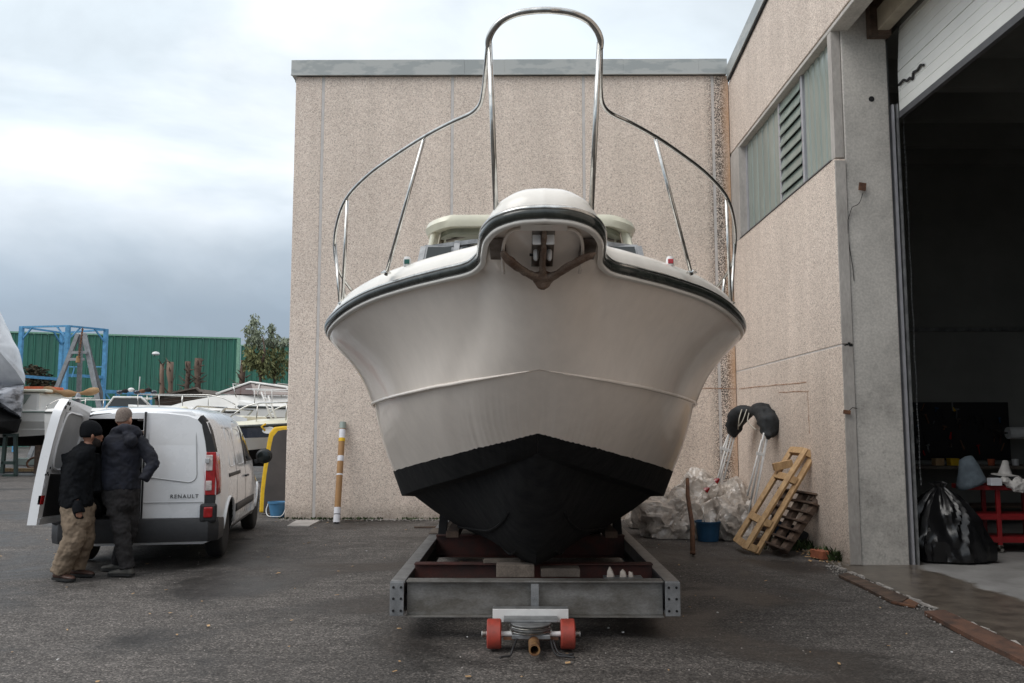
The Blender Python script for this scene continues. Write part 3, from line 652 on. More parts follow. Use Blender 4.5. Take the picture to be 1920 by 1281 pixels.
# plates along the slab edge
def plate(pix,name,mat,label,cat,th=.02):
    m=MB(); a=[gnd(x,y)+Vector((0,0,th)) for x,y in pix]; b=[p-Vector((0,0,th+.01)) for p in a]; n=len(a)
    m.add(a+b,[tuple(range(n)),tuple(reversed(range(n,2*n)))]+[(i,n+i,n+(i+1)%n,(i+1)%n) for i in range(n)])
    o=m.build(name,mat,bevel=.004); tag(o,label,cat); return o
plate([(1572,1081),(1590,1077),(1640,1098),(1704,1124),(1692,1132),(1669,1129),(1618,1103)],'timber_board','wood_dark','dark wet board lying along the far part of the slab edge','board')
plate([(1671,1130),(1706,1125),(1724,1134),(1716,1139)],'rusty_plate','rust','small rusty plate at the end of the dark wet board','plate',.012)
plate([(1733,1152),(1772,1150),(1925,1222),(1925,1250),(1815,1196)],'timber_plank','rusty_plank' if 'rusty_plank' in mt else 'rust','long reddish brown plank lying along the near part of the slab edge','plank',.03)

# ------------------------------------------------------------------ inside the garage
pb=thing('pegboard','black tool board on the far wall inside the dark garage','tool board',(7.5,WY-.28,1.0))
MB().bb(-.75,1.05,-.02,.02,.05,1.05).build('board','peg',pb,bevel=.004)
random.seed(5)
cols=['redlight','steel_dull','galv','rust','black_pl','steel_dull','blue_d','rust','redbeam','galv','yellow','black_pl']
for i in range(34):
    x=random.uniform(-.68,.98); z=random.uniform(.18,.98); c=random.choice(cols)
    mm=MB(); l_=random.uniform(.05,.16); a_=Matrix.Rotation(random.uniform(-.5,.5),3,'Y'); mm.box((x,-.035,z),(random.uniform(.010,.026),.02,l_),a_)
    if i%3==0: mm.box(Vector((x,-.04,z))+a_@Vector((0,0,l_/2)),(random.uniform(.03,.08),.025,.025),a_)
    elif i%3==1: mm.box(Vector((x,-.04,z))+a_@Vector((0,0,-l_/2)),(.03,.03,l_*.5),a_)
    mm.build('hand_tool',c,pb)
wb=thing('workbench','long wooden workbench under the black tool board','workbench',(7.6,WY-.75,0))
MB().bb(-1.3,1.6,-.35,.42,.93,.98).build('bench_top','wood_grey',wb,bevel=.004)
for x in (-1.2,1.5):
    for y in (-.3,.38): MB().bb(x-.03,x+.03,y-.03,y+.03,0,.93).build('leg','dark',wb)
MB().bb(-1.2,1.5,-.3,.35,.3,.33).build('shelf','wood_dark',wb)
tb=thing('toolbox','dull red toolbox at the back of the workbench','toolbox',(8.9,WY-.6,.981))
MB().bb(-.22,.22,-.12,.12,0,.2).build('body','red_cart',tb,bevel=.01); MB().bb(-.21,.21,-.11,.11,.2,.26).build('lid','red_cart',tb,bevel=.01); MB().tube([(-.07,0,.26),(-.07,0,.3),(.07,0,.3),(.07,0,.26)],.008,8).build('handle','steel',tb)
for i,(x,c,l) in enumerate([(7.0,'wood','small pale wooden box on the left of the workbench'),(7.25,'yellow','small yellow carton near the middle of the workbench'),(7.9,'orange','small orange tin on the workbench'),(8.3,'plastic_w','small white tub on the workbench')]):
    m=MB()
    if i<2: m.bb(x-.07,x+.07,14.35,14.5,.981,1.08); m.bb(x-.075,x+.075,14.345,14.505,1.08,1.10)
    else: m.lathe([(.0,0),(.05,0),(.055,.1),(.058,.105),(.0,.11)],(x,14.45,.981))
    tag(m.build('box' if i<2 else 'tin',c,bevel=.003),l,'box' if i<2 else 'tin')
# paper roll on the wall and the wall bracket
pr_=thing('paper_roll','white paper towel roll on a bracket right of the tool board','paper roll',tuple(at(1907,812,14.6)))
MB().lathe([(.02,-.16),(.10,-.16),(.10,.16),(.02,.16)],(0,0,0),'x').build('roll','plastic_w',pr_,smooth=40); MB().bar((-.2,0,0),(.2,0,0),.02,.02).build('spindle','dark',pr_); MB().bar((-.2,0,0),(-.2,.4,.05),.02,.03).build('bracket','steel_dull',pr_)
# red trolley
cx,cy=6.45,11.45
ct=thing('tool_trolley','red enamelled tool trolley standing behind the black rubbish sack','trolley',(cx,cy,0),R(-4))
MB().bb(-.62,.62,-.22,.22,.80,.86).build('tray','red_cart',ct,bevel=.008)
for z in (.46,.17): MB().bb(-.56,.56,-.21,.21,z-.04,z+.035).build('shelf','red_cart',ct,bevel=.006)
for x in (-.22,.30):
    for y in (-.2,.2): MB().bb(x-.025,x+.025,y-.02,y+.02,.1,.80).build('leg','red_cart',ct,bevel=.003)
for x in (-.22,.30,):
    for y in (-.2,.2):
        c=MB().lathe([(.01,-.02),(.05,-.02),(.05,.02),(.01,.02)],(x,y,.05),'x').build('castor','steel',ct,smooth=40)
        MB().bb(x-.028,x+.028,y-.02,y+.02,.06,.1).build('fork','steel',c)
def blob(name,mat,label,cat,c,r,sc,cr=.1,sz=.2,seed=0,vox=None,off=(0,0,0)):
    m=MB(); m.sphere((0,0,0),r,sc,32,20); 
    for i,v in enumerate(m.v):
        p=Vector(v); k=1+cr*noise.noise(p/sz+Vector((seed*7.1,seed,0)))*1.6+cr*.7*abs(noise.noise(p/(sz*.45)+Vector((0,seed*3.3,seed))))
        m.v[i]=tuple(p*k)
    lo=min(v[2] for v in m.v); m.v=[(x,y,z-lo) for x,y,z in m.v]
    o=m.build(name,mat,smooth=True); o.location=c; tag(o,label,cat); return o
# cloth heaps on the trolley
hat=MB(); hat.ell([((-.02,0,0),.20,.16),((0,0,.05),.19,.15),((.03,.01,.2),.13,.11),((.05,.02,.33),.09,.07),((.05,.02,.35),.02,.02)],28)
for i,v in enumerate(hat.v):
    p=Vector(v); n_=noise.noise(p*7)*.03; hat.v[i]=tuple(p+Vector((n_,n_,n_*.5)))
ho=hat.build('cloth','greyrag',smooth=True); ho.location=(5.93,11.33,.88); ho.rotation_euler=(R(8),R(-22),0); tag(ho,'stiff grey blue cloth standing crumpled on the red trolley','cloth')
cn=MB(); cn.lathe([(.16,0),(.16,.012),(.085,.02),(.05,.12),(.035,.19),(.02,.20)],(0,0,0)); co=cn.build('cone_cover','rag_w',smooth=50); co.location=(6.40,11.4,.98); co.rotation_euler=(R(3),R(4),0); tag(co,'white cone shaped hat on a dark tray above the trolley','cover')
tr=MB().lathe([(0,0),(.20,0),(.21,.05),(.20,.115),(0,.115)],(6.42,11.4,.862)); tag(tr.build('round_tin','dark',smooth=40),'round dark tin under the white cone on the red trolley','tin')
rg=MB()
for i in range(9):
    p=Vector((6.28+.055*i,11.2,.93-.03*(i%3))); rg.sphere(p,.06,(1,.7,.9),12,8)
rg.sphere((6.62,11.17,.80),.085,(1,.6,1.5),16,10); rg.sphere((6.45,11.17,.85),.09,(1.2,.6,.9),16,10); rg.sphere((6.70,11.17,.86),.075,(1.2,.6,.8),16,10)
ro=rg.build('rag','rag_w',smooth=True,fix=False); remesh(ro,.012,2); crumple(ro,.06,.05); tag(ro,'white rags hanging in folds over the front of the red trolley','rags')
bx=MB().bb(6.08,6.22,11.15,11.25,.865,.96); tag(bx.build('carton','paper',bevel=.003),'small white carton on the trolley beside the grey blue cloth','carton')
# rubbish sacks by the door
def sack(name,label,cx,cy,prof,lean,seed,mat='trashbag'):
    m=MB(); n=96; rings=[]; fine=[]
    for (a0,b0,c0),(a1,b1,c1) in zip(prof[:-1],prof[1:]):
        for k in range(5): t=k/5; fine.append((a0+(a1-a0)*t,b0+(b1-b0)*t,c0+(c1-c0)*t))
    prof=fine+[prof[-1]]
    for (z,rx,ry) in prof:
        ring=[]
        for k in range(n):
            a=2*math.pi*k/n; q=Vector((math.cos(a)*2.2,math.sin(a)*2.2,z*2.0+seed))
            fz=(.35+1.1*z); vq=noise.voronoi(Vector((math.cos(a)*2.6,math.sin(a)*2.6,z*3.4+seed)))[0]; w=1+.20*noise.noise(q)+.16*(1-2*abs(math.sin(a*4.5+5*noise.noise(q*.8))))*fz*.6+.30*(vq[0]-.3)
            ring.append(Vector((cx+lean[0]*z+rx*w*math.cos(a), cy+lean[1]*z+ry*w*math.sin(a), z)))
        rings.append(ring)
    m.rings(rings); o=m.build(name,mat,smooth=28,off=(cx,cy,0)); tag(o,label,'rubbish sack'); return o
P_=[(0,.34,.22),(.03,.42,.28),(.12,.43,.30),(.3,.42,.29),(.5,.38,.26),(.68,.28,.2),(.80,.16,.12),(.88,.06,.05),(.93,.10,.07),(.95,.05,.04)]
sack('rubbish_sack','large shiny black rubbish sack slumped just inside the open door',5.24,10.55,P_,(-.08,.1),3.0)
sack('rubbish_sack','smaller black rubbish sack behind the large one, close to the door guide',4.98,11.25,[(z*.9,a*.7,b*.8) for z,a,b in P_],(0,.1),9.0)

# ------------------------------------------------------------------ small things round the back wall
# cardboard tube leaning on the wall
tb0=gnd(631,980); tb1=at(643,792,WY-.06); dr=(tb1-tb0)
ctube=thing('cardboard_tube','tall brown cardboard tube with white taped ends leaning on the back wall','cardboard tube',tuple(tb0))
def seg(a,b,r,mat,name):
    MB().tube([dr*a,dr*(a+b)/2,dr*b],r,20).build(name,mat,ctube,smooth=40)
seg(.0,.145,.058,'paper','end_wrap'); seg(.075,.082,.0595,'dark','band'); seg(.145,.80,.054,'card','tube'); seg(.80,.835,.058,'yellow','yellow_tape'); seg(.835,.925,.056,'paper','end_wrap'); seg(.925,1,.058,'greyglass','end_wrap'); seg(.925,.932,.0592,'card','band')
seg(.60,.655,.0555,'paper','label'); seg(.46,.475,.0552,'paper','label')
# fragments of terracotta at the wall foot
for i,(px,py,w,l) in enumerate([(690,972,.26,'broken terracotta tile flat against the foot of the back wall, left of the boat'),(703,968,.12,'small broken terracotta piece standing behind the tile')]):
    p=gnd(px,py); m=MB().box((0,0,.035),(w,.08,.07),Matrix.Rotation(.05*i,3,'Z')); o=m.build('tile_fragment','brick',bevel=.006); o.location=p; tag(o,l,'tile')
p=gnd(664,977); o=MB().bb(-.16,.16,-.015,.015,0,.02).build('batten','wood_grey'); o.location=p; o.rotation_euler=(0,0,.04); tag(o,'thin pale batten lying by the foot of the cardboard tube','batten')
p=gnd(800,990); o=MB().bb(-.2,.2,-.02,.02,0,.025).build('stick','wood_dark',bevel=.004); o.location=p; o.rotation_euler=(0,0,.1); tag(o,'dark stick on the asphalt left of the trailer rail','stick')
# yellow rimmed grey pad behind the building corner
pad=thing('padded_board','large grey padded board with yellow edge leaning behind the building corner','padded board',tuple(gnd(510,964)))
P0=gnd(510,964); Yp=P0.y
cpx=[(484,962),(486,925),(490,890),(499,830),(503,812),(512,801),(530,799),(600,798),(600,964)]
pl=[at(x,y,Yp-.1) for x,y in cpx]
poly=[((p-P0).x,(p-P0).z) for p in pl]
MB().prism([(x+(.085 if i<6 else 0),z-(.07 if 3<=i<=7 else 0)) for i,(x,z) in enumerate(poly)],(0,-.075,0),(1,0,0),(0,0,1),(0,.05,0)).build('pad','mat_grey',pad,bevel=.01)
rim=[Vector((x,-.01,z)) for x,z in poly[1:8]]
MB().prism([(x,z) for x,z in poly],(0,-.06,0),(1,0,0),(0,0,1),(0,.16,0)).build('edge_trim','yellow',pad,bevel=.03)
MB().tube([Vector((poly[3][0]-.03,-.05,poly[3][1]+.35)),Vector((poly[3][0]-.1,-.08,poly[3][1]+.3)),Vector((poly[3][0]-.04,-.05,poly[3][1]+.22))],.02,8).build('strap_loop','yellow',pad,smooth=True)
# buckets
def bucket(c,r0,r1,h,mat,label,handle_mat,tilt=0):
    b=thing('bucket',label,'bucket',tuple(c),tilt)
    MB().lathe([(.0,0),(r0,0),(r0+(r1-r0)*.5,h*.5),(r1-.004,h-.03),(r1+.012,h-.028),(r1+.014,h),(r1-.006,h),(r1-.012,h-.02),(r0-.004,.012),(0,.012)],(0,0,0),n=32).build('shell',mat,b,smooth=40)
    return b
b=bucket(gnd(520,969),.12,.165,.27,'blue_b','sky blue plastic bucket beside the building corner under the yellow pad','x')
MB().tube(spline([(-.17,0,.24),(-.19,-.06,.12),(-.12,-.16,.03),(0,-.19,.02),(.12,-.16,.03),(.17,0,.24)],5),.008,8).build('handle','plastic_w',b,smooth=True)
b=bucket(gnd(1328,1014),.145,.175,.28,'blue_d','petrol blue bucket on the asphalt in front of the plastic sheeting','x')
MB().tube([(-.03,0,.05),(-.06,.03,.50)],.008,8).build('stirring_rod','steel',b,smooth=True)
# brown pipe leaning at the sheeting
a=gnd(1299,1040)+Vector((0,0,.01)); c=at(1289,898,12.0)
pi=MB(); pi.tube([a,a.lerp(c,.35)+Vector((.02,0,0)),a.lerp(c,.75)+Vector((-.012,0,0)),c],[.033,.031,.028,.024],12); pi.tube([a-Vector((0,0,.0)),a+Vector((0,0,.03))],[.036,.035],12)
tag(pi.build('pipe','rust',smooth=True),'rusty brown iron pipe standing against the plastic sheeting','pipe')
# brick near the pillar
p=gnd(1538,1047); o=MB().bb(-.06,.06,-.12,.12,0,.10).build('brick','brick',bevel=.006); o.location=p; o.rotation_euler=(0,0,R(18)); tag(o,'single orange hollow brick on the ground left of the concrete pillar','brick')

# ------------------------------------------------------------------ the motor boat on its trailer
BX = 0.135
def bp(off, py, Y):                      # half-breadth, depth, height from a photo offset left of the centreline
    cxp = 960 + FPX*((Vector((BX,Y,CAM_H+0.0))-Vector((0,0,CAM_H))).dot(CR))/((Vector((BX,Y,0))).dot(CF))
    p = at(cxp-off, py, Y); return Vector((BX-p.x, p.y, p.z))
boat = thing('motor_boat','large white motor boat with black bottom, bow towards us, on the galvanised trailer','boat',(BX,4.3,0))
def bb_(m,name,mat,parent=None,**k):
    if parent is None or parent==boat:
        m.v=[(x,y-4.3,z) for x,y,z in m.v]; return m.build(name,mat,boat,**k)
    m.v=[(x,y-4.3,z) for x,y,z in m.v]; return m.build(name,mat,parent,**k)
def S(l, tail): return [bp(*a) for a in l]+[Vector(t) for t in tail]
Rc=S([(0,398,4.30),(50,402,4.32),(86,414,4.38),(107,434,4.52),(112,462,4.78),(115,484,5.0),(131,498,5.10),(178,511,5.25),(243,528,5.5),(318,554,5.88),(368,586,6.35),(388,618,6.9)],[(1.72,8.2,2.34),(1.72,13.4,2.27)])
Mc=S([(0,532,5.02),(45,530,5.03),(78,522,5.05),(98,514,5.08),(108,512,5.12),(118,515,5.17),(137,523,5.22),(180,531,5.33),(242,546,5.56),(315,571,5.94),(364,603,6.4),(384,636,6.95)],[(1.69,8.2,2.26),(1.69,13.4,2.19)])
Kc=S([(0,693,5.45),(25,697,5.47),(50,701,5.5),(80,706,5.55),(110,711,5.62),(135,715,5.70),(160,720,5.8),(190,725,5.92),(225,733,6.15),(262,742,6.5),(288,750,6.95),(304,758,7.5)],[(1.50,8.7,1.78),(1.49,13.4,1.74)])
Pc=S([(0,813,5.95),(20,818,5.97),(40,823,6.0),(63,829,6.06),(88,835,6.13),(110,840,6.22),(132,846,6.33),(158,853,6.48),(185,860,6.7),(213,868,7.0),(240,876,7.4),(262,884,8.0)],[(1.34,9,1.17),(1.34,13.4,1.12)])
Cc=S([(0,850,6.1),(18,856,6.12),(37,862,6.15),(58,868,6.2),(80,875,6.28),(102,882,6.38),(124,889,6.5),(148,897,6.65),(175,905,6.87),(202,913,7.17),(226,921,7.6),(245,930,8.2)],[(1.27,9.3,.93),(1.27,13.4,.9)])
# inner edge of the chine flat, then the keel
Fc=[Vector((max(0,p.x-.12*min(1,p.x/.5)),p.y+.02,p.z-.005)) for p in Cc]
Lc=[Vector(t) for t in [(0,6.1,Cc[0].z),(0,6.25,1.2),(0,6.35,1.04),(0,6.45,.90),(0,6.55,.77),(0,6.66,.65),(0,6.80,.56),(0,7.0,.50),(0,7.3,.482),(0,7.8,.482),(0,8.3,.482),(0,8.9,.482),(0,9.9,.485),(0,13.4,.5)]]
N=7
R_,M_,K_,P_2,C_,F_,L_=[cr_interp(c,N) for c in (Rc,Mc,Kc,Pc,Cc,Fc,Lc)]
for c in (R_,M_,K_,P_2,C_,F_,L_):
    for p in c: p.x=max(0,p.x)
NT=len(R_)
for i,p in enumerate(P_2): p.z+=.007*noise.noise(Vector((i*.9,2.2,0)))+.004*noise.noise(Vector((i*2.7,7.2,0)))
def wloc(p,s): return Vector((p.x*s, p.y, p.z))
def skin(rows, name, mat, smooth=True, extra=None):
    m=MB()
    for s in (-1,1):
        vs=[wloc(p,s) for r in rows for p in r]; fs=[]
        for j in range(len(rows)-1):
            for i in range(NT-1):
                f=(j*NT+i, j*NT+i+1,(j+1)*NT+i+1,(j+1)*NT+i); fs.append(f if s>0 else tuple(reversed(f)))
        m.add(vs,fs)
    # transom closing edge
    a=[wloc(r[-1],-1) for r in rows]+[wloc(r[-1],1) for r in reversed(rows)]
    m.add(a,[tuple(range(len(a)))])
    return bb_(m,name,mat,smooth=smooth)
def mix_rows(A,B,n,f=None):
    out=[]
    for j in range(1,n):
        t=j/n; row=[]
        for i,(a,b) in enumerate(zip(A,B)):
            p=a.lerp(b,t)
            if f: p=p+f(i/(NT-1),t)
            row.append(p)
        out.append(row)
    return out
conc=lambda u,t: Vector((-.055*math.sin(math.pi*t)*min(1,u*4),0,0.0))
conv=lambda u,t: Vector((.02*math.sin(math.pi*t)*min(1,u*5),0,0.0))
rowsA=[R_]+mix_rows(R_,M_,6)+[M_]+mix_rows(M_,K_,8,conc)+[K_]
# ease the underside of the bow platform into the stem
K2=[Vector((p.x*0.985,p.y+.012,p.z-.006)) for p in K_]
rowsB=[K2]+mix_rows(K2,P_2,5,conv)+[P_2]
topside=skin(rowsA,'topside_hull','hull',smooth=50)
lower=skin(rowsB,'lower_hull','hull',smooth=40)
def conv2(u,t): return Vector((.03*math.sin(math.pi*t),0,-.135*math.sin(math.pi*t)*min(1,max(0,u-.12)*2.2)))
rowsC=[P_2]+mix_rows(P_2,C_,2)+[C_,F_]+mix_rows(F_,L_,6,conv2)+[L_]
bottom=skin(rowsC,'bottom_hull','antifoul',smooth=30)
# strakes on the bottom
st=MB()
for t,i0 in ((.38,34),(.68,46)):
    for s in (-1,1):
        pts=[]
        for i in range(i0,NT,2):
            p=F_[i].lerp(L_[i],t)+conv2(i/(NT-1),t); pts.append(wloc(p,s)+Vector((0,0,-.008)))
        st.tube(pts,.010,4)
bb_(st,'bottom_strake','antifoul')
# keel skid
# knuckle rail: a moulded lip, dying out towards the stem
kn=MB()
for s in (-1,1):
    pts=[wloc(K_[i],s) for i in range(5,NT,2)]
    rs=[.003+.010*min(1,k/16) for k in range(len(pts))]
    kn.tube(pts,rs,6)
bb_(kn,'knuckle_rail','hull',smooth=True)
# rub rail all round: D section, mirrored dark ground painted in, stainless on top
full=[wloc(p,-1) for p in reversed(R_[1:])]+[wloc(p,1) for p in R_]
def sweep_out(path, prof, name, mat, up=Vector((0,0,1)), smooth=True):
    m=MB(); rings=[]
    for i,p in enumerate(path):
        t=(path[min(i+1,len(path)-1)]-path[max(i-1,0)]); t.z*=.3; t.normalize()
        o=t.cross(up).normalized()
        rings.append([p+o*a+up*b for a,b in prof])
    m.rings(rings); return bb_(m,name,mat,smooth=smooth)
D=[(.0,-.034),(.014,-.033),(.026,-.024),(.031,-.008),(.031,.006),(.025,.016),(.012,.022),(.0,.023),(-.02,.02),(-.02,-.03)]
sweep_out(full,D,'rubbing_strake','rubber',smooth=60)
Ds=[(.006,.012),(.022,.009),(.031,.016),(.028,.030),(.014,.038),(-.004,.038),(-.01,.02)]
sweep_out(full,Ds,'steel_strip','steel',smooth=70)
Dw=[(-.02,-.03),(.008,-.034),(.012,-.044),(.004,-.054),(-.02,-.056)]
sweep_out(full,Dw,'hull_lip','deckw',smooth=70)
# fixing screws on the strip
L=0; last=full[0]
scr=MB()
for p in full:
    L+=(p-last).length; last=p
    if L>.30:
        L=0; o=(p-Vector((0,6.5,p.z))); o.z=0; o.normalize(); scr.sphere(p+o*.026+Vector((0,0,.022)),.005,nu=8,nv=6)
bb_(scr,'screw','steel_dull',smooth=True)
# deck moulding: rounded gunwale then flat deck with camber
def inward(path):
    out=[]
    for i,p in enumerate(path):
        t=(path[min(i+1,len(path)-1)]-path[max(i-1,0)]); t.z=0; t.normalize(); out.append(Vector((-t.y,t.x,0)))
    return out
inn=inward(full)
ch=len(full)//2
def plat_in(i,p):
    n=-inn[i]; w=max(0.0,min(1.0,(5.15-p.y)/.35)); q=Vector((-max(-1,min(1,p.x/.33))**5*.55, max(0.0,min(1.0,(4.85-p.y)/.5)),0))
    return n*(1-w)+q*w
prof=[(.0,.02),(-.002,.045),(.012,.085),(.035,.122),(.08,.15),(.15,.165)]
deckm=MB(); rows=[]
for a,b in prof:
    rr=[]
    for i,p in enumerate(full):
        n=inn[i]*(-1)
        q=p-inn[i]*(-a) if False else p+inn[i]*a*1.0
        # keep narrow platform from folding over itself
        k=1.0
        q=p+inn[i]*a*k+Vector((0,0,b)); rr.append(q)
    rows.append(rr)
# direction check: inward must point to the centreline / aft
if abs(rows[-1][3].x)>abs(full[3].x):
    rows=[]
    for a,b in prof:
        rows.append([p+plat_in(i,p)*a+Vector((0,0,b)) for i,p in enumerate(full)])
nf=len(full); vs=[p for r in rows for p in r]; fs=[]
for j in range(len(rows)-1):
    for i in range(nf-1): fs.append((j*nf+i,j*nf+i+1,(j+1)*nf+i+1,(j+1)*nf+i))
deckm.add(vs,fs)
top=rows[-1]; cen=[]; base=len(deckm.v)
c0=(nf-1)//2
lay=[]
for i in range(c0+1):
    a=top[i]; b=top[nf-1-i]
    lay.append([a.lerp(b,k/6)+Vector((0,0,.05*math.sin(math.pi*k/6)*min(1,a.x**2*1.2+.05))) for k in range(7)])
deckm.rings(lay,cap=False,closed=False)
bb_(deckm,'deck','deckw',smooth=50)
# cabin trunk, windscreen, hardtop
tk=MB(); secs=[]
for y,hw,z in ((6.6,.25,2.50),(7.0,.6,2.62),(7.6,.95,2.78),(8.3,1.15,2.92),(9.0,1.25,3.0),(10.4,1.25,3.0),(12.8,1.2,2.9)):
    secs.append([Vector((-hw-.06,y,2.40)),Vector((-hw,y,z-.06)),Vector((-hw+.10,y,z)),Vector((0,y,z+.06)),Vector((hw-.10,y,z)),Vector((hw,y,z-.06)),Vector((hw+.06,y,2.40))])
tk.rings(secs); bb_(tk,'cabin_trunk','deckw',smooth=40)
hz0,hz1=3.93,4.04
hy0,hy1,hw=9.2,12.2,1.19
ht=MB(); def_out=[]
def rrect(hw,y0,y1,r,z,n=6):
    P=[]
    for cx_,cy_,a0 in ((hw-r,y0+r,-90),(hw-r,y1-r,0),(-hw+r,y1-r,90),(-hw+r,y0+r,180)):
        for k in range(n+1):
            a=R(a0+90*k/n); x=cx_+r*math.cos(a)
            P.append(Vector((x,cy_+r*math.sin(a),z-.14*(abs(x)/hw)**2)))
    return P
ht.rings([rrect(hw-.14,hy0+.14,hy1-.1,.2,hz0-.0),rrect(hw-.03,hy0+.03,hy1,.28,hz0-.035),rrect(hw,hy0,hy1,.30,hz0+.03),rrect(hw-.02,hy0+.02,hy1-.02,.30,hz1-.02),rrect(hw-.2,hy0+.2,hy1-.2,.25,hz1+.02)])
hard=bb_(ht,'hardtop','cream',smooth=45)
hl=MB(); hl.rings([rrect(hw-.17,hy0+.16,hy1-.12,.18,hz0-.055),rrect(hw-.17,hy0+.16,hy1-.12,.18,hz0-.002)]); bb_(hl,'headliner','liner',hard)
for k in range(4):
    tb_=MB(); yy=9.5+.35*k; tb_.tube([(-.95,yy,hz0-.22),(-.5,yy+.03,hz0-.10),(.5,yy+.03,hz0-.10),(.95,yy,hz0-.22)],.016,8); bb_(tb_,'roof_rib','steel_dull',hard)
rb=MB(); rb.bb(-.9,.9,9.55,9.62,hz0-.12,hz0-.02); rb.bb(-.55,-.15,9.35,9.6,hz0-.10,hz0-.03); rb.bb(.2,.62,9.35,9.6,hz0-.10,hz0-.03)
bb_(rb,'overhead_console','wood_grey',hard)
for s in (-1,1):
    m=MB(); m.bar((s*1.06,9.45,hz0-.10),(s*1.20,9.1,3.0),.06,.13); bb_(m,'hardtop_pillar','cream',smooth=30,bevel=.03)
    m=MB(); m.bar((s*1.0,9.62,hz0-.13),(s*1.13,9.35,3.02),.03,.05); bb_(m,'pillar_strut','steel_dull')
# windscreen frame with panes
ws=MB(); wy0,wy1,wz0,wz1=8.55,8.95,3.05,3.57
wf=MB()
wf.bar((-1.12,wy1,wz1-.06),(-.6,wy1-.05,wz1),.05,.045); wf.bar((-.6,wy1-.05,wz1),(.6,wy1-.05,wz1),.05,.045); wf.bar((.6,wy1-.05,wz1),(1.12,wy1,wz1-.06),.05,.045)
for x in (-1.14,-.78,-.4,0,.4,.78,1.14): wf.bar((x,wy1-.02,wz1-(.06 if abs(x)>1 else 0)),(x*1.04,wy0+.05,wz0-.02),.06,.05)
frame=bb_(wf,'windscreen_frame','galv')
for a,b in ((-1.13,-.79),(-.77,-.41),(-.39,-.01),(.01,.39),(.41,.77),(.79,1.13)):
    m=MB(); q_=[Vector((a,wy1-.03,wz1-.03)),Vector((b,wy1-.03,wz1-.03)),Vector((b*1.04,wy0+.06,wz0)),Vector((a*1.04,wy0+.06,wz0))]; m.add(q_,[(0,1,2,3)]); bb_(m,'surround','galv',frame)
    cq=(q_[0]+q_[1]+q_[2]+q_[3])/4; m=MB(); m.add([cq+(v-cq)*.74+Vector((0,-.012,.03)) for v in q_],[(0,1,2,3)]); bb_(m,'pane','glass',frame)
wp=MB(); wp.bar((-.95,8.5,3.30),(-.35,8.62,3.52),.018,.018); wp.bar((-.75,8.47,3.10),(-.72,8.50,3.22),.012,.03); wp.bar((-.45,8.55,3.12),(-.42,8.57,3.30),.012,.03)
bb_(wp,'wiper','steel_dull')
wp=MB(); wp.bar((.35,8.55,3.50),(1.05,8.48,3.32),.018,.02); wp.bar((.6,8.5,3.12),(.6,8.53,3.30),.012,.03); wp.bar((.85,8.5,3.1),(.85,8.5,3.25),.012,.03)
bb_(wp,'wiper','steel_dull')
# side lights on the gunwale
for s,mat in ((-1,'greenlens'),(1,'redlight')):
    p=bp(247,492,5.62); q=Vector((s*p.x,p.y,p.z-.03))
    m=MB(); m.lathe([(0,0),(.022,0),(.026,.012),(.026,.05),(.018,.066),(0,.07)],(q.x,q.y,q.z)); l=bb_(m,'side_light','plastic_w',smooth=40)
    m=MB(); m.bb(q.x-.018,q.x+.018,q.y-.03,q.y-.018,q.z+.014,q.z+.046); bb_(m,'lens',mat,l,bevel=.004)
# pulpit hoop and side rails
hoop=[bp(*a) for a in [(107,92,4.22),(108,78,4.2),(105,66,4.18),(97,52,4.16),(84,39,4.14),(60,27,4.12),(30,21,4.11),(0,19.5,4.10)]]
hp=[wloc(p,-1) for p in hoop]+[wloc(p,1) for p in reversed(hoop[:-1])]
bb_(MB().tube(spline(hp,5),.0175,14),'bow_hoop','steel',smooth=True)
for s in (-1,1):
    top_=bp(106,80,4.205); bot=bp(91,380,4.45); bot.z-=.04
    bb_(MB().tube([wloc(top_,s),wloc(bot,s)],.0145,12),'hoop_leg','steel',smooth=True)
    side=[bp(*a) for a in [(108,80,4.22),(110,130,4.45),(112,170,4.66),(117,196,4.80),(130,211,4.9),(165,228,5.02),(218,257,5.25),(268,290,5.5),(318,328,5.82),(357,372,6.2),(373,420,6.62),(376,462,6.98),(371,495,7.25),(358,522,7.55),(340,545,7.85)]]
    bb_(MB().tube([wloc(p,s) for p in cr_interp(side,5)],.0135,12),'side_rail','steel',smooth=True)
    for a,b in (((219,262,5.25),(287,508,5.62)),((356,376,6.2),(364,566,6.42)),((375,455,6.95),(366,572,6.75)),((358,524,7.55),(352,575,7.65))):
        p,q=bp(*a),bp(*b); q.z-=.03
        bb_(MB().tube([wloc(p,s),wloc(q,s)],.0125,12),'stanchion','steel',smooth=True)
        bb_(MB().lathe([(0,0),(.035,0),(.035,.006),(.018,.02),(0,.02)],tuple(wloc(q,s)+Vector((0,0,.012)))),'stanchion_foot','steel',smooth=50)
# bow platform fittings: pocket, roller, chafe plates
def under(off,py,d=.0):                  # a point on the underside of the bow platform
    Y=4.30; 
    for _ in range(12):
        p=bp(abs(off),py,Y); t=(p.z-Rc[0].z)/(Mc[0].z-Rc[0].z); Y=4.30+.72*max(0,min(1.05,t))
    p=bp(abs(off),py,Y-d); return Vector((p.x*(1 if off>0 else -1),p.y,p.z))
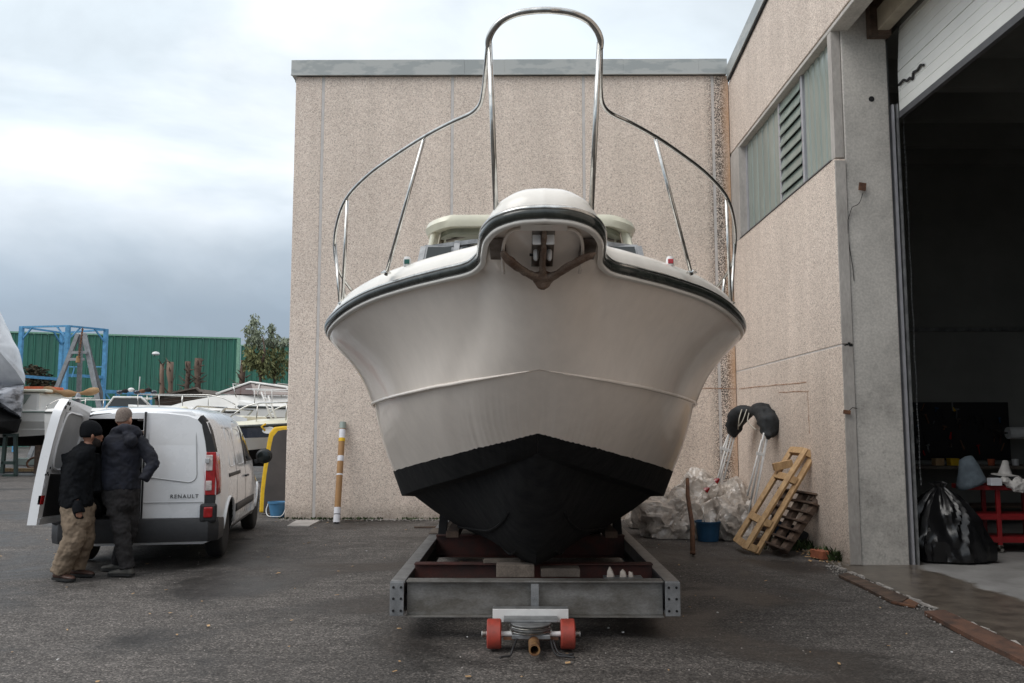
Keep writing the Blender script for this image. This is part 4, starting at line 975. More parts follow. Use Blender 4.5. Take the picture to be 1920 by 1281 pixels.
# raised rim of the pocket
rim=[under(x,y,.012) for x,y in ((-72,512),(-76,470),(-70,443),(-58,432),(-30,429),(0,428),(30,429),(58,432),(70,443),(76,470),(72,512))]
bb_(MB().tube(spline(rim,4),.010,8),'pocket_rim','hull',smooth=True)
m=MB()
q=[under(x,y,.03) for x,y in ((-46,421),(46,421),(46,433),(-46,433))]; q2=[v+Vector((0,.05,.012)) for v in q]
m.add(q+q2,[(0,1,2,3),(7,6,5,4),(0,4,5,1),(1,5,6,2),(2,6,7,3),(3,7,4,0)]); bb_(m,'roller_bridge','deckw',bevel=.006)
for s in (-1,1):
    m=MB(); q=[under(s*x,y,.006) for x,y in ((72,448),(104,449),(98,487),(68,487))]; q2=[v+Vector((0,.03,.01)) for v in q]
    m.add(q+q2,[(0,1,2,3),(7,6,5,4),(0,4,5,1),(1,5,6,2),(2,6,7,3),(3,7,4,0)]); bb_(m,'chafe_plate','steel_dull',bevel=.003)
# dark slot with the roller cheeks
m=MB(); q=[under(x,y,.004) for x,y in ((-23,433),(23,433),(21,500),(-21,500))]; q2=[v+Vector((0,.05,.02)) for v in q]
m.add(q+q2,[(0,1,2,3),(7,6,5,4),(0,4,5,1),(1,5,6,2),(2,6,7,3),(3,7,4,0)]); slot=bb_(m,'roller_slot','steel_dull')
for s in (-1,1):
    c=under(s*14,447,.035); bb_(MB().box(c,(.046,.012,.075),Matrix.Rotation(R(-12),3,'X')),'roller_cheek','plastic_w',bevel=.006)
    c=under(s*14,478,.045); bb_(MB().lathe([(0,-.014),(.024,-.014),(.034,-.004),(.034,.006),(.02,.014),(0,.014)],tuple(c),'x'),'roller','plastic_w',smooth=50)
c=under(-26,478,.05); bb_(MB().cyl(c,c+Vector((.05,0,0)),.008,10),'roller_pin','dark')
# the anchor hanging in the roller
an=MB(); AY=.11
def ap_(off,py,d): return under(off,py,d)
path=[(-82,474,.05),(-78,480,.07),(-68,491,.10),(-50,505,.12),(-28,518,.13),(-8,526,.14),(8,526,.14),(26,518,.13),(46,505,.12),(68,492,.10),(88,483,.07),(98,478,.05)]
pts=[ap_(a+3,b-4,c) for a,b,c in path]
rs=[.012,.026,.036,.035,.035,.040,.040,.035,.035,.037,.030,.012]
an.tube(cr_interp(pts,3),[rs[min(len(rs)-1,i//3)]*(1-(i%3)/3)+rs[min(len(rs)-1,i//3+1)]*((i%3)/3) for i in range(len(cr_interp(pts,3)))],12,sy=.55)
c0_=ap_(3,528,.15); an.tube([c0_+Vector((0,.0,.055)),c0_,c0_+Vector((0,0,-.035)),c0_+Vector((0,.01,-.05))],[.055,.06,.035,.012],14,sy=.6)
an.tube([c0_+Vector((0,.02,.02)),ap_(1,490,.09),ap_(0,458,.07),ap_(0,436,.05)],[.024,.018,.016,.016],8,sy=1.5)
an.v=[(x+BX,y,z) for x,y,z in an.v]
ao=an.build('anchor','anchor',smooth=True,fix=False,off=Vector((BX,4.7,2.55))); remesh(ao,.008,3); crumple(ao,.012,.04)
tag(ao,'rust brown claw anchor hanging in the bow roller of the big boat','anchor')

# ------------------------------------------------------------------ trailer
TX=.125
tr=thing('boat_trailer','galvanised boat trailer with red jockey wheels carrying the big boat','trailer',(TX,6.7,0))
def tp(m,name,mat,parent=None,**k):
    m.v=[(x,y-6.7,z) for x,y,z in m.v]; return m.build(name,mat,parent or tr,**k)
def ibeam_x(x0,x1,y,z0,z1,w,t,name,mat):
    m=MB(); m.bb(x0,x1,y,y+w,z1-t,z1); m.bb(x0,x1,y,y+w,z0,z0+t); m.bb(x0,x1,y+w/2-t/2,y+w/2+t/2,z0+t+.0005,z1-t-.0005); return tp(m,name,mat,bevel=.002)
ibeam_x(-.99,.99,6.72,.155,.43,.13,.012,'front_beam','galv_old')
for s in (-1,1):
    m=MB(); x=s*1.055
    m.bb(x-.055,x+.055,6.72,13.2,.41,.43); m.bb(x-.055,x+.055,6.72,13.2,.18,.20); m.bb(x+s*.043,x+s*.055,6.72,13.2,.2005,.4095)
    tp(m,'side_rail','galv',bevel=.002)
    m=MB(); m.bb(x-.058,x+.05 if s<0 else x+.058,6.700,6.712,.17,.425) if s>0 else m.bb(x-.058,x+.05,6.700,6.712,.17,.425)
    pl_=tp(m,'corner_plate','galv',bevel=.003)
    for zz in (.21,.30,.385):
        for xx in (-.03,.028):
            mm=MB().lathe([(0,0),(.010,0),(.010,-.006),(0,-.008)],(x+xx,6.699,zz),'y',8); tp(mm,'bolt','dark',pl_)
# vertical streak plates, wooden chocks
tp(MB().bb(-.03,.03,6.7165,6.7195,.17,.41),'web_plate','galv')
ibeam_x(-1.0,1.0,7.30,.24,.47,.11,.012,'cross_beam','redbeam')
ibeam_x(-1.0,1.0,9.2,.24,.47,.11,.012,'cross_beam','redbeam'); ibeam_x(-1.0,1.0,11.6,.24,.47,.11,.012,'cross_beam','redbeam')
for x0,x1,y0,z0,z1,l in ((-.30,.0,6.86,.43,.53,'wood'),(.05,.36,6.88,.43,.50,'wood'),):
    m=MB().bb(x0,x1,y0,y0+.14,z0+.002,z1); tp(m,'timber_chock','wood_grey',bevel=.006)
tp(MB().bb(-.42,-.10,7.31,7.42,.472,.50),'timber_chock','wood_grey',bevel=.004)
tp(MB().bb(-.12,.12,7.6,8.2,.30,.44),'keel_block','wood_dark',bevel=.006)
for s in (-1,1):       # side supports under the chines
    for y in (9.4,11.2):
        m=MB(); m.bar((s*.95,y,.44),(s*.92,y,.82),.09,.09); tp(m,'support_post','dark',bevel=.004)
        m=MB(); m.bar((s*.98,y-.3,.86),(s*.98,y+.3,.86),.14,.05); tp(m,'support_pad','dark',bevel=.01)
    m=MB(); m.bar((s*.75,8.2,.60),(s*.75,12.6,.60),.12,.06); tp(m,'bunk','wood_dark',bevel=.005)
    for y in (10.9,):      # road wheels, deep in the shade
        w=MB().lathe([(.12,-.1),(.27,-.1),(.30,-.06),(.30,.06),(.27,.1),(.12,.1)],(s*.78,y,.30),'x',28); w=tp(w,'wheel','tyre',smooth=40)
        tp(MB().lathe([(0,-.05),(.12,-.06),(.12,.06),(0,.05)],(s*.78,y,.30),'x',20),'rim','galv',w,smooth=40)
tp(MB().cyl((-.78,10.9,.30),(.78,10.9,.30),.04,12),'axle','galv')
tp(MB().bb(-1.12,-.3,9.6,10.1,.431,.445),'rear_plate','wood_grey')
# steering head: plate, turntable rings, axle, red wheels and the tow eye
SX=-.035
tp(MB().bb(SX-.285,SX+.285,6.60,6.6995,.232,.246),'head_plate','galv',bevel=.003)
tp(MB().bb(SX-.285,SX+.285,6.585,6.5995,.150,.246),'head_flange','plastic_w',bevel=.003)
tp(MB().bb(SX-.2,SX+.2,6.42,6.58,.186,.20),'head_rib','galv',bevel=.003)
for i,(z,r_) in enumerate(((.178,.15),(.162,.158),(.145,.15),(.128,.158))):
    tp(MB().lathe([(0,-.006),(r_-.006,-.006),(r_,0),(r_-.006,.006),(0,.006)],(SX,6.45,z),n=36),'turntable_ring','steel' if i%2 else 'galv',smooth=50)
tp(MB().bb(SX-.14,SX+.14,6.33,6.55,.085,.119),'head_block','galv',bevel=.006)
tp(MB().cyl((SX-.36,6.42,.105),(SX+.36,6.42,.105),.019,14),'front_axle','plastic_w',smooth=40)
for s in (-1,1):
    w=tp(MB().lathe([(.02,-.052),(.098,-.052),(.106,-.044),(.106,.044),(.098,.052),(.02,.052)],(SX+s*.268,6.42,.106),'x',36),'wheel','redwheel',smooth=40)
    tp(MB().cyl((SX+s*.33,6.42,.106),(SX+s*.355,6.42,.106),.028,12),'hub','steel_dull',w,smooth=40)
tp(MB().bar((SX-.2,6.40,.078),(SX+.2,6.40,.078),.03,.018),'axle_bracket','rust')
ey=MB(); n=24
for k,(r0,r1) in enumerate(((.040,.029),)):
    ey.rings([[Vector((SX+.02+r*math.cos(2*math.pi*i/n),y,.07+r*math.sin(2*math.pi*i/n))) for i in range(n)] for r,y in ((r0,6.50),(r0,6.10),(r1,6.10),(r1,6.46))],cap=False)
tp(ey,'tow_tube','brass' if 'brass' in mt else 'rust',smooth=40)
tp(MB().cyl((SX+.02,6.45,.07),(SX+.02,6.47,.07),.029,16),'tube_stop','dark')
for pts in ([(-.10,6.34,.09),(-.13,6.22,.05),(-.15,6.18,.012),(-.20,6.15,.012),(-.22,6.13,.01)],[(.14,6.34,.08),(.18,6.2,.012),(.26,6.16,.012),(.30,6.14,.01)],[(.16,6.33,.08),(.20,6.24,.012),(.30,6.22,.012)]):
    tp(MB().tube(spline([(SX+x+.0,y,z) for x,y,z in pts],5),.008,8),'hose','black_pl',smooth=True)
# scraps of white lying on the red beam
for i,(x,w) in enumerate(((.60,.05),(.70,.045),(.76,.03))):
    m=MB().prism([(-w*.6,0),(w*.5,.0),(w*.3,.035),(-w*.15,.075-.02*i),(-w*.5,.04)],(0,-.01,0),(1,.2,0),(0,.3,1),(.01,.02,0)); o=m.build('plastic_scrap','sheet'); o.location=(TX+x,6.9,.432); tag(o,['widest white plastic scrap on the right of the trailer beam','middle white plastic scrap on the trailer beam','smallest white plastic scrap on the right of the trailer beam'][i],'scrap')
    MB().bb(-.02,.02,-.01,.01,0,.01)
tp(MB().bb(.55,.85,6.85,6.98,.40,.4315),'ledge_plate','galv')

# ------------------------------------------------------------------ things piled in the corner
G='crumpled polythene bundles in the corner'
def bundle(px,py,rx,ry,rz,seed,label,flat=.0,z0=0.0,Y=None):
    c=gnd(px,py) if Y is None else at(px,py,Y)
    bm=bmesh.new(); bmesh.ops.create_icosphere(bm,subdivisions=5,radius=1.0); m=MB()
    sv=Vector((seed*3.7,seed*1.3,seed*5.1)); vs=[]
    for v in bm.verts:
        d=v.co.copy(); w=d+Vector((noise.noise(d*1.5+sv),noise.noise(d*1.5+sv*2),noise.noise(d*1.5+sv*3)))*.45
        v1=noise.voronoi(Vector((w.x*1.9,w.y*1.9,w.z*1.5))+sv)[0]; v2=noise.voronoi(Vector((w.x*4.6,w.y*4.6,w.z*2.6))+sv*2)[0]; v3=noise.voronoi(w*9.5+sv)[0]
        k=.86+.26*noise.noise(d*1.4+sv)+.34*(v1[0]-.3)+.17*(v2[0]-.3)+.06*(v3[0]-.3)
        vs.append(Vector((d.x*rx*k,d.y*ry*k,max(-.35*rz,d.z*rz*k))))
    m.add(vs,[tuple(x.index for x in f.verts) for f in bm.faces]); bm.free()
    m.v=[(x,y,z+.35*rz) for x,y,z in m.v]
    o=m.build('plastic_bundle','sheet',smooth=22,fix=True); o.location=(c.x,c.y,z0 if Y is None else c.z)
    tag(o,label,'plastic sheeting',G); return o
bundle(1262,1004,.52,.42,.48,1,'largest crumpled plastic bundle, next to the boat bottom on the left of the heap')
bundle(1362,1008,.42,.42,.42,2,'crumpled clear plastic bundle behind the petrol blue bucket')
bundle(1212,988,.30,.40,.38,3,'small peaked plastic bundle at the left end of the heap')
bundle(1318,978,.50,.40,.62,4,'tall plastic bundle at the back of the heap, top centre')
bundle(1378,980,.40,.35,.52,5,'plastic bundle against the white poles at the right of the heap')
bundle(1300,990,.36,.3,.60,6,'pale plastic bundle in the middle of the heap behind the brown pipe')
bundle(1240,984,.30,.3,.50,7,'pale plastic bundle half hidden behind the largest one')
for (px,py,Y,l) in ((1323,920,12.15,'lower red cap lying on the plastic heap'),(1342,903,12.6,'upper red cap on a rod end above the plastic heap')):
    o=MB().lathe([(0,0),(.045,0),(.03,.04),(.012,.07),(0,.07)],(0,0,0)).build('red_cap','redlight',smooth=50); o.location=at(px,py,Y); o.rotation_euler=(R(20),R(50),0); tag(o,l,'cap')
o=MB().tube([at(1323,919,12.2),at(1343,901,12.65)],.011,8).build('white_rod','plastic_w',smooth=True,off=at(1323,919,12.2)); tag(o,'short white rod joining the two red caps on the heap','rod')

# two awning frames: white tubes under a black canvas cover tied with cord
aw=thing('awning_frame','folded awning of white tubes under a black canvas cover, tied with cream cord','folded awning',tuple(gnd(1400,1002)))
A0=gnd(1400,1002)
def aw_(m,name,mat,parent=None,**k):
    m.v=[tuple(Vector(v)-A0) for v in m.v]; return m.build(name,mat,parent or aw,**k)
for i,(tx,ty,bx,by,Yt,Yb) in enumerate([(1438,790,1399,985,12.9,12.55),(1444,795,1404,1002,12.95,12.5),(1432,812,1408,935,12.85,12.6),(1428,825,1401,930,12.8,12.6),(1441,800,1415,940,12.9,12.7)]):
    aw_(MB().tube([at(tx,ty,Yt),at(bx,by,Yb)],.013,8),'pole','plastic_w',smooth=True)
for i,(tx,ty,bx,by,Yt,Yb) in enumerate([(1368,812,1344,905,14.3,14.0),(1374,812,1348,905,14.3,14.0),(1366,815,1352,850,14.2,14.0),(1378,815,1357,900,14.3,14.1)]):
    aw_(MB().tube([at(tx,ty,Yt),at(bx,by,Yb)],.014,8),'pole','plastic_w',smooth=True)
for a,b,Y in (((1350,840),(1368,845),14.0),((1418,850),(1434,853),12.65)):
    aw_(MB().bar(at(*a,Y),at(*b,Y),.03,.05),'clip','plastic_w',bevel=.004)
# canvas: a thick arch
path=[(1372,822,14.3),(1374,806,14.25),(1380,788,14.15),(1391,775,14.0),(1405,771,13.8),(1420,771,13.5),(1433,776,13.25),(1441,789,13.05),(1440,806,12.95),(1436,822,12.85)]
pp=spline([at(*a) for a in path],4); rr=[]
for i in range(len(pp)):
    u=i/(len(pp)-1); r_=.045+.115*min(1,math.sin(math.pi*u)*2.1)*(1+.25*noise.noise(Vector((u*9,3,1))))-(.085*math.exp(-((u-.47)/.07)**2))
    r_*=1+.35*max(0,u-.55)/.45 if u<.93 else 1.0; rr.append(r_)
cm=MB(); cm.tube(pp,rr,26,sy=.75)
for i,v in enumerate(cm.v):
    p=Vector(v); n_=noise.noise(Vector((p.x*5,p.y*5,p.z*9)))*.06+abs(noise.noise(Vector((p.x*16,p.y*16,p.z*6))))*.05; cm.v[i]=tuple(p+Vector((n_*.6,-n_,n_*.5)))
cv=aw_(cm,'canvas_cover','canvas_b',smooth=True)
for a in ([(1391,768,13.75),(1386,785,13.6),(1384,805,13.7)],[(1400,768,13.6),(1392,790,13.5),(1385,800,13.6)],[(1407,767,13.5),(1403,780,13.4),(1402,790,13.35),(1410,800,13.2),(1418,806,13.1)]):
    aw_(MB().tube(spline([at(*p) for p in a],4),.009,6),'cord','cord',cv,smooth=True)

# new wood frame pallet leaning on the right wall
pal=thing('pallet','narrow new pale wood pallet frame leaning on the right wall','pallet',tuple(gnd(1397,1035)))
Q0=gnd(1397,1035)
def plw(m,name,mat,parent,o,**k):
    m.v=[tuple(Vector(v)-o) for v in m.v]; return m.build(name,mat,parent,**k)
rails=[((1379,1016,11.6),(1487,840,11.95)),((1397,1030,11.2),(1512,842,11.55)),((1418,1038,11.2),(1527,850,11.55))]
rails=[(at(*a),at(*b)) for a,b in rails]
dirp=(rails[1][1]-rails[1][0]).normalized()
for i,(a,b) in enumerate(rails):
    plw(MB().bar(a,b,.045,.075,up=(.8,-.6,.2)),'rail','wood',pal,Q0,bevel=.003)
for u in (.03,.27,.70,.97):
    for i in (0,1):
        a=rails[i][0].lerp(rails[i][1],u); b=rails[i+1][0].lerp(rails[i+1][1],u)
        plw(MB().box((a+b)/2,((b-a).length-.05,.07,.10),(Matrix((( (b-a).normalized()),(dirp.cross((b-a)).normalized()),dirp)).transposed())),'block','wood',pal,Q0,bevel=.003)
a=rails[0][0].lerp(rails[0][1],.83); plw(MB().box(a+Vector((-.05,-.12,-.02)),(.26,.09,.10),Matrix.Rotation(R(-12),3,'Y')),'block','wood',pal,Q0,bevel=.003)
# old dark pallet behind it
dp=thing('pallet','dark old wet pallet lying tilted on its side behind the pale pallet','pallet',tuple(gnd(1480,1035)))
D0=gnd(1480,1035)
A,B=at(1432,1020,11.35),at(1478,922,12.0)          # left stringer
C_1,D_1=at(1468,1035,11.0),at(1538,932,11.4)        # right stringer
for a,b in ((A,B),(C_1,D_1),(A.lerp(C_1,.5),B.lerp(D_1,.5))):
    plw(MB().bar(a,b,.08,.10,up=(.6,-.7,.3)),'stringer','wood_dark',dp,D0,bevel=.004)
for k in range(7):
    u=.02+k/6.2; a=A.lerp(B,u); b=C_1.lerp(D_1,u); e=(a-b).normalized()*.16
    plw(MB().bar(a+e+Vector((-.02,-.06,.03)),b-e*.3+Vector((-.02,-.06,.03)),.11,.025,up=(.5,-.6,.6)),'slat','wood_dark',dp,D0,bevel=.003)
    if k%2==0: plw(MB().box(a+e*.6+Vector((-.03,-.02,-.02)),(.12,.10,.09),Matrix.Rotation(R(-30),3,'Y')),'block','wood_dark',dp,D0,bevel=.004)
plw(MB().box(D_1+Vector((.05,.05,-.05)),(.30,.12,.14),Matrix.Rotation(R(28),3,'Y')),'block','wood_dark',dp,D0,bevel=.005)
o=MB().box((0,0,0),(.22,.14,.20),Matrix.Rotation(.4,3,'Y')).build('blue_canister','blue_d',bevel=.03); o.location=at(1463,992,11.75); tag(o,'dark blue canister behind the slats of the old pallet','canister')
o=MB().box((0,0,0),(.28,.18,.16),Matrix.Rotation(.5,3,'Y')).build('black_crate','dark',bevel=.02); o.location=at(1492,1000,11.7); tag(o,'black crate corner between the old pallet and the wall','crate')

# weeds along walls
def weeds(name,spots,n,h,mat,seed,label_kind='stuff'):
    random.seed(seed); m=MB()
    for (p,rad) in spots:
        for _ in range(n):
            a=random.uniform(0,6.28); r_=rad*random.random()**.5; b=p+Vector((math.cos(a)*r_*1.5,math.sin(a)*r_*.5,0)); a2=random.uniform(0,6.28); hh=h*random.uniform(.3,1)
            t=b+Vector((math.cos(a2)*hh*.6,math.sin(a2)*hh*.6,hh)); w=Vector((math.sin(a2),-math.cos(a2),0))*random.uniform(.004,.010); mid=b.lerp(t,.5)+Vector((0,0,hh*.2))
            m.add([b-w,b+w,mid+w*1.4,mid-w*1.4,t],[(0,1,2,3),(3,2,4)])
    tag(m.build(name,mat,fix=False),kind='stuff')
weeds('weeds',[(gnd(1575,1052)+Vector((0,0,0)),.10),(gnd(1555,1045),.16),(gnd(1500,1025),.30),(gnd(1520,1022),.3),(gnd(1480,1030),.3),(Vector((3.80,11.6,0)),.25),(gnd(1540,1028),.12)],120,.16,'weed',3)
weeds('wall_foot_weeds',[(Vector((x,15.24,0)),.16) for x in (-4.0,-3.6,-3.4,-3.1,-2.6,-2.9,-1.9,-1.4,-.8,2.6)],60,.05,'weed',4)
# grit and litter on the asphalt
random.seed(11)
m=MB()
for _ in range(1500):
    x=random.uniform(-4.2,3.6); y=15.3-abs(random.gauss(0,.12)); s=random.uniform(.006,.02)
    m.box((x,y,s*.3),(s,s*random.uniform(.6,1.4),s*.7),Matrix.Rotation(random.random()*6,3,'Z'))
for _ in range(900):
    y=random.uniform(6.0,15.2); x=3.70-abs(random.gauss(0,.10)) if y<10.2 else 3.88-abs(random.gauss(0,.10)); s=random.uniform(.004,.016)
    m.box((x,y,s*.3),(s,s*random.uniform(.6,1.4),s*.7),Matrix.Rotation(random.random()*6,3,'Z'))
for _ in range(700):
    x=random.uniform(-9,3.6); y=random.uniform(4,16); s=random.uniform(.003,.009)
    m.box((x,y,s*.3),(s,s*random.uniform(.6,1.6),s*.7),Matrix.Rotation(random.random()*6,3,'Z'))
tag(m.build('grit','conc_light',fix=False),kind='stuff')
m=MB()
for _ in range(170):
    x=random.uniform(-7,3.5); y=random.uniform(4.2,15); s=random.uniform(.012,.04)
    m.box((x,y,.004),(s,s*random.uniform(.3,.7),.003),Euler((random.uniform(-.2,.2),random.uniform(-.2,.2),random.random()*6)).to_matrix())
for _ in range(90):
    y=random.uniform(10.4,12); x=3.86-abs(random.gauss(0,.12)); s=random.uniform(.02,.05)
    m.box((x,y,.006),(s,s*.5,.004),Euler((random.uniform(-.3,.3),random.uniform(-.3,.3),random.random()*6)).to_matrix())
tag(m.build('fallen_leaves','wood',fix=False),kind='stuff')
m=MB()
for _ in range(26):
    x=random.uniform(-7,3.5); y=random.uniform(4.2,14); s=random.uniform(.008,.022)
    m.box((x,y,.005),(s,s*.7,.006),Matrix.Rotation(random.random()*6,3,'Z'))
tag(m.build('white_chips','plastic_w',fix=False),kind='stuff')

# ------------------------------------------------------------------ van
VA=R(10.1); VO=Vector((-4.55,10.78,0))
van=thing('delivery_van','white delivery van with one rear door open, seen from behind','van',tuple(VO),VA)
VM=Matrix.Translation(VO)@Matrix.Rotation(VA,4,'Z'); VI=VM.inverted()
HY=[(-.82,1.78),(-.74,1.83),(-.4,1.86),(1.2,1.87),(1.7,1.83),(2.1,1.72),(2.5,1.46),(2.9,1.16),(3.2,1.08),(3.5,1.0),(3.7,.88),(3.78,.6)]
KY=[(-.82,.955),(-.74,.985),(-.5,1.0),(3.0,1.0),(3.4,.95),(3.65,.86),(3.78,.72)]
PR=[(.78,.26),(.86,.30),(.895,.42),(.905,.70),(.90,.95),(.875,1.12),(.835,1.35),(.78,1.57),(.725,1.70),(.66,1.775),(.55,1.82),(.30,1.85),(0,1.86)]
def lin(T,y):
    if y<=T[0][0]: return T[0][1]
    for (a,b),(c,d) in zip(T[:-1],T[1:]):
        if y<=c: return b+(d-b)*(y-a)/(c-a)
    return T[-1][1]
def vprof(y):
    h=lin(HY,y); k=lin(KY,y); return [(x*k,.26+(z-.26)*(h-.26)/1.6 if h<1.5 or z>1.3 else z) for x,z in PR]
def vside(y,z):
    P=vprof(y)
    for (x0,z0),(x1,z1) in zip(P[:-1],P[1:]):
        if z<=z1 and z1>z0: return x0+(x1-x0)*max(0,(z-z0))/(z1-z0)
    return P[-1][0]
ys=[-.82,-.78,-.74,-.6,-.4,0,.4,.8,1.2,1.5,1.7,1.9,2.1,2.3,2.5,2.7,2.9,3.05,3.2,3.35,3.5,3.6,3.7,3.78]
body=MB(); rg_=[]
for y in ys:
    P=vprof(y); rg_.append([Vector((x,y,z)) for x,z in P]+[Vector((-x,y,z)) for x,z in reversed(P[:-1])])
body.rings(rg_)
bo=body.build('body','white_paint',van)
def cutter(m):
    return m.build('cutter',None)
cuts=[cutter(MB().bb(-.71,.03,-1.2,1.15,.50,1.45)),cutter(MB().bb(-.61,.031,-1.2,1.151,.5005,1.71))]
for y in (0,3.0):
    for s in (-1,1):
        cuts.append(cutter(MB().cyl((s*.62,y,.33),(s*1.2,y,.33),.40,32)))
bpy.context.view_layer.update()
for c in cuts:
    md=bo.modifiers.new('cut','BOOLEAN'); md.object=c; md.operation='DIFFERENCE'; md.solver='EXACT'
    c.parent=van
bpy.context.view_layer.update()
me=bpy.data.meshes.new_from_object(bo.evaluated_get(bpy.context.evaluated_depsgraph_get()))
bo.modifiers.clear(); bo.data=me
for c in cuts: bpy.data.objects.remove(c)
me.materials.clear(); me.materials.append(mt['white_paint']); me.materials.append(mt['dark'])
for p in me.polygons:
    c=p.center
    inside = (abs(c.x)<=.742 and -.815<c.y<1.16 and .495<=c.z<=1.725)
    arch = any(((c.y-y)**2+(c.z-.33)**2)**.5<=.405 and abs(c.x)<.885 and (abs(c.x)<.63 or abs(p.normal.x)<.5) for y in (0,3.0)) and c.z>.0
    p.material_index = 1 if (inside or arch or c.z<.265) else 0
me.shade_smooth(); me.set_sharp_from_angle(angle=R(32))
def vpatch(y0,y1,z0,z1,d,name,mat,parent=None,ny=8,nz=6,side=1,poly=None,**k):
    m=MB(); vs=[]
    for j in range(nz+1):
        for i in range(ny+1):
            u=i/ny; v=j/nz
            if poly: a=Vector(poly[0]).lerp(Vector(poly[1]),u); b=Vector(poly[3]).lerp(Vector(poly[2]),u); q=a.lerp(b,v); y,z=q.x,q.y
            else: y=y0+(y1-y0)*u; z=z0+(z1-z0)*v
            vs.append(Vector((side*(vside(y,z)+d),y,z)))
    fs=[(j*(ny+1)+i,j*(ny+1)+i+1,(j+1)*(ny+1)+i+1,(j+1)*(ny+1)+i) for j in range(nz) for i in range(ny)]
    m.add(vs,fs); o=m.build(name,mat,parent or van,smooth=True,**k)
    s=o.modifiers.new('thick','SOLIDIFY'); s.thickness=.012; s.offset=-1 if side>0 else 1
    return o
# windows, seams, rails on the right side
for side in (1,-1):
    fd=vpatch(0,0,0,0,.003,'door_window','glass',side=side,poly=[(1.52,1.12),(2.55,1.12),(2.10,1.57),(1.56,1.60)])
    vpatch(0,0,0,0,.006,'window_seal','black_pl',fd,side=side,poly=[(1.46,1.09),(1.53,1.09),(1.57,1.63),(1.51,1.63)])
    vpatch(0,0,0,0,.006,'window_seal','black_pl',fd,side=side,poly=[(2.50,1.10),(2.62,1.10),(2.15,1.60),(2.08,1.60)],ny=3)
    vpatch(-.05,.95,.985,1.03,.004,'slide_rail','black_pl',side=side,nz=2,ny=10)
    vpatch(.55,2.35,.50,.60,.012,'rub_strip','black_pl',side=side,nz=2,ny=14)
    vpatch(-.10,1.42,.99,.995,.002,'door_seam','dark',side=side,nz=1) if False else None
    for y in (.62,1.44,2.62): vpatch(y,y+.008,.34,1.60 if y<2.6 else 1.05,.002,'door_seam','dark',side=side,ny=1,nz=14)
    vpatch(-.0,.62,1.60,1.606,.002,'door_seam','dark',side=side,ny=8,nz=1)
    # pressed window outlines in the blank panels
    for y0,y1 in ((.10,.50),(.74,1.34)):
        m=MB(); pts=[]
        for cy,cz,a0 in ((y1-.06,1.16,-90),(y1-.09,1.53,0),(y0+.09,1.55,90),(y0+.06,1.16,180)):
            for k in range(4):
                a=R(a0+30*k); y=cy+.05*math.cos(a); z=cz+.05*math.sin(a); pts.append(Vector((side*(vside(y,z)+.001),y,z)))
        m.tube(pts,.006,6,closed=True); m.build('pressed_outline','white_paint',van,smooth=True)
    for y in (1.36,1.50):
        m=MB(); m.bar((side*(vside(y,.93)+.02),y-.06,.93),(side*(vside(y,.93)+.02),y+.06,.93),.03,.028); m.build('door_handle','black_pl',van,bevel=.008)
    # mirror
    m=MB(); c=Vector((side*1.04,2.42,1.17)); m.sphere(c,.1,(1.25,.55,1.15),18,12); mi=m.build('door_mirror','black_pl',van,smooth=True)
    m=MB(); m.bar((side*.90,2.45,1.08),(side*1.0,2.43,1.12),.07,.06); m.build('mirror_arm','black_pl',mi,bevel=.01)
    m=MB(); m.sphere(c+Vector((0,-.045,0)),.085,(1.2,.2,1.1),18,10); m.build('mirror_glass','glass',mi,smooth=True)
    vpatch(0,0,0,0,.004,'wheel_arch','dark',side=side,poly=[(-.30,.26),(-.29,.26),(-.29,.27),(-.30,.27)],ny=1,nz=1) if False else None
    # rear corner: black pillar, lamp cluster, hinges
    for k,(z0,z1) in enumerate(((1.30,1.74),)):
        vpatch(0,0,0,0,.004,'corner_glass','black_pl',side=side,poly=[(-.795,1.32),(-.62,1.32),(-.60,1.70),(-.66,1.72)])
    lamp=vpatch(0,0,0,0,.012,'tail_lamp','redlight',side=side,poly=[(-.80,.86),(-.68,.86),(-.56,1.10),(-.60,1.31)] if False else [(-.81,.82),(-.70,.84),(-.58,1.29),(-.81,1.31)])
    m=MB(); 
    for z0,z1,w_ in ((1.10,1.29,.075),(.87,.99,.07)):
        m.box((side*(.785),-.835,(z0+z1)/2),(w_,.03,z1-z0-.006))
    m.build('clear_lens','clearlight',lamp,bevel=.008)
    m=MB(); m.box((side*.80,-.828,1.07),(.11,.02,.50)); m.build('lamp_face','redlight',lamp,bevel=.008)
    m=MB(); m.box((side*.80,-.80,.72),(.13,.06,.22)); m.build('corner_trim','black_pl',van,bevel=.015)
    for z in (1.22,.64): m=MB(); m.box((side*.765,-.855,z),(.05,.04,.055)); m.build('hinge','white_grey',van,bevel=.006)
    for y in (0,3.0):
        m=MB(); pts=[Vector((side*(vside(y+.41*math.cos(a),.33+.41*math.sin(a))+.004),y+.41*math.cos(a),.33+.41*math.sin(a))) for a in [R(8+k*164/14) for k in range(15)]]
        m.tube(pts,.022,8,sy=.6); m.build('arch_lip','white_paint',van,smooth=True)
    vpatch(.42,2.58,.262,.34,.004,'sill_trim','black_pl',side=side,nz=2,ny=10)
# black glass strip above each lamp on the rear corner
for side in (1,-1):
    m=MB(); m.prism([(side*x,z) for x,z in ((.745,1.32),(.85,1.32),(.80,1.50),(.735,1.66),(.665,1.745),(.69,1.60),(.725,1.45))],(0,-.815,0),(1,0,0),(0,0,1),(0,-.012,0)); m.build('corner_strip','black_pl',van)
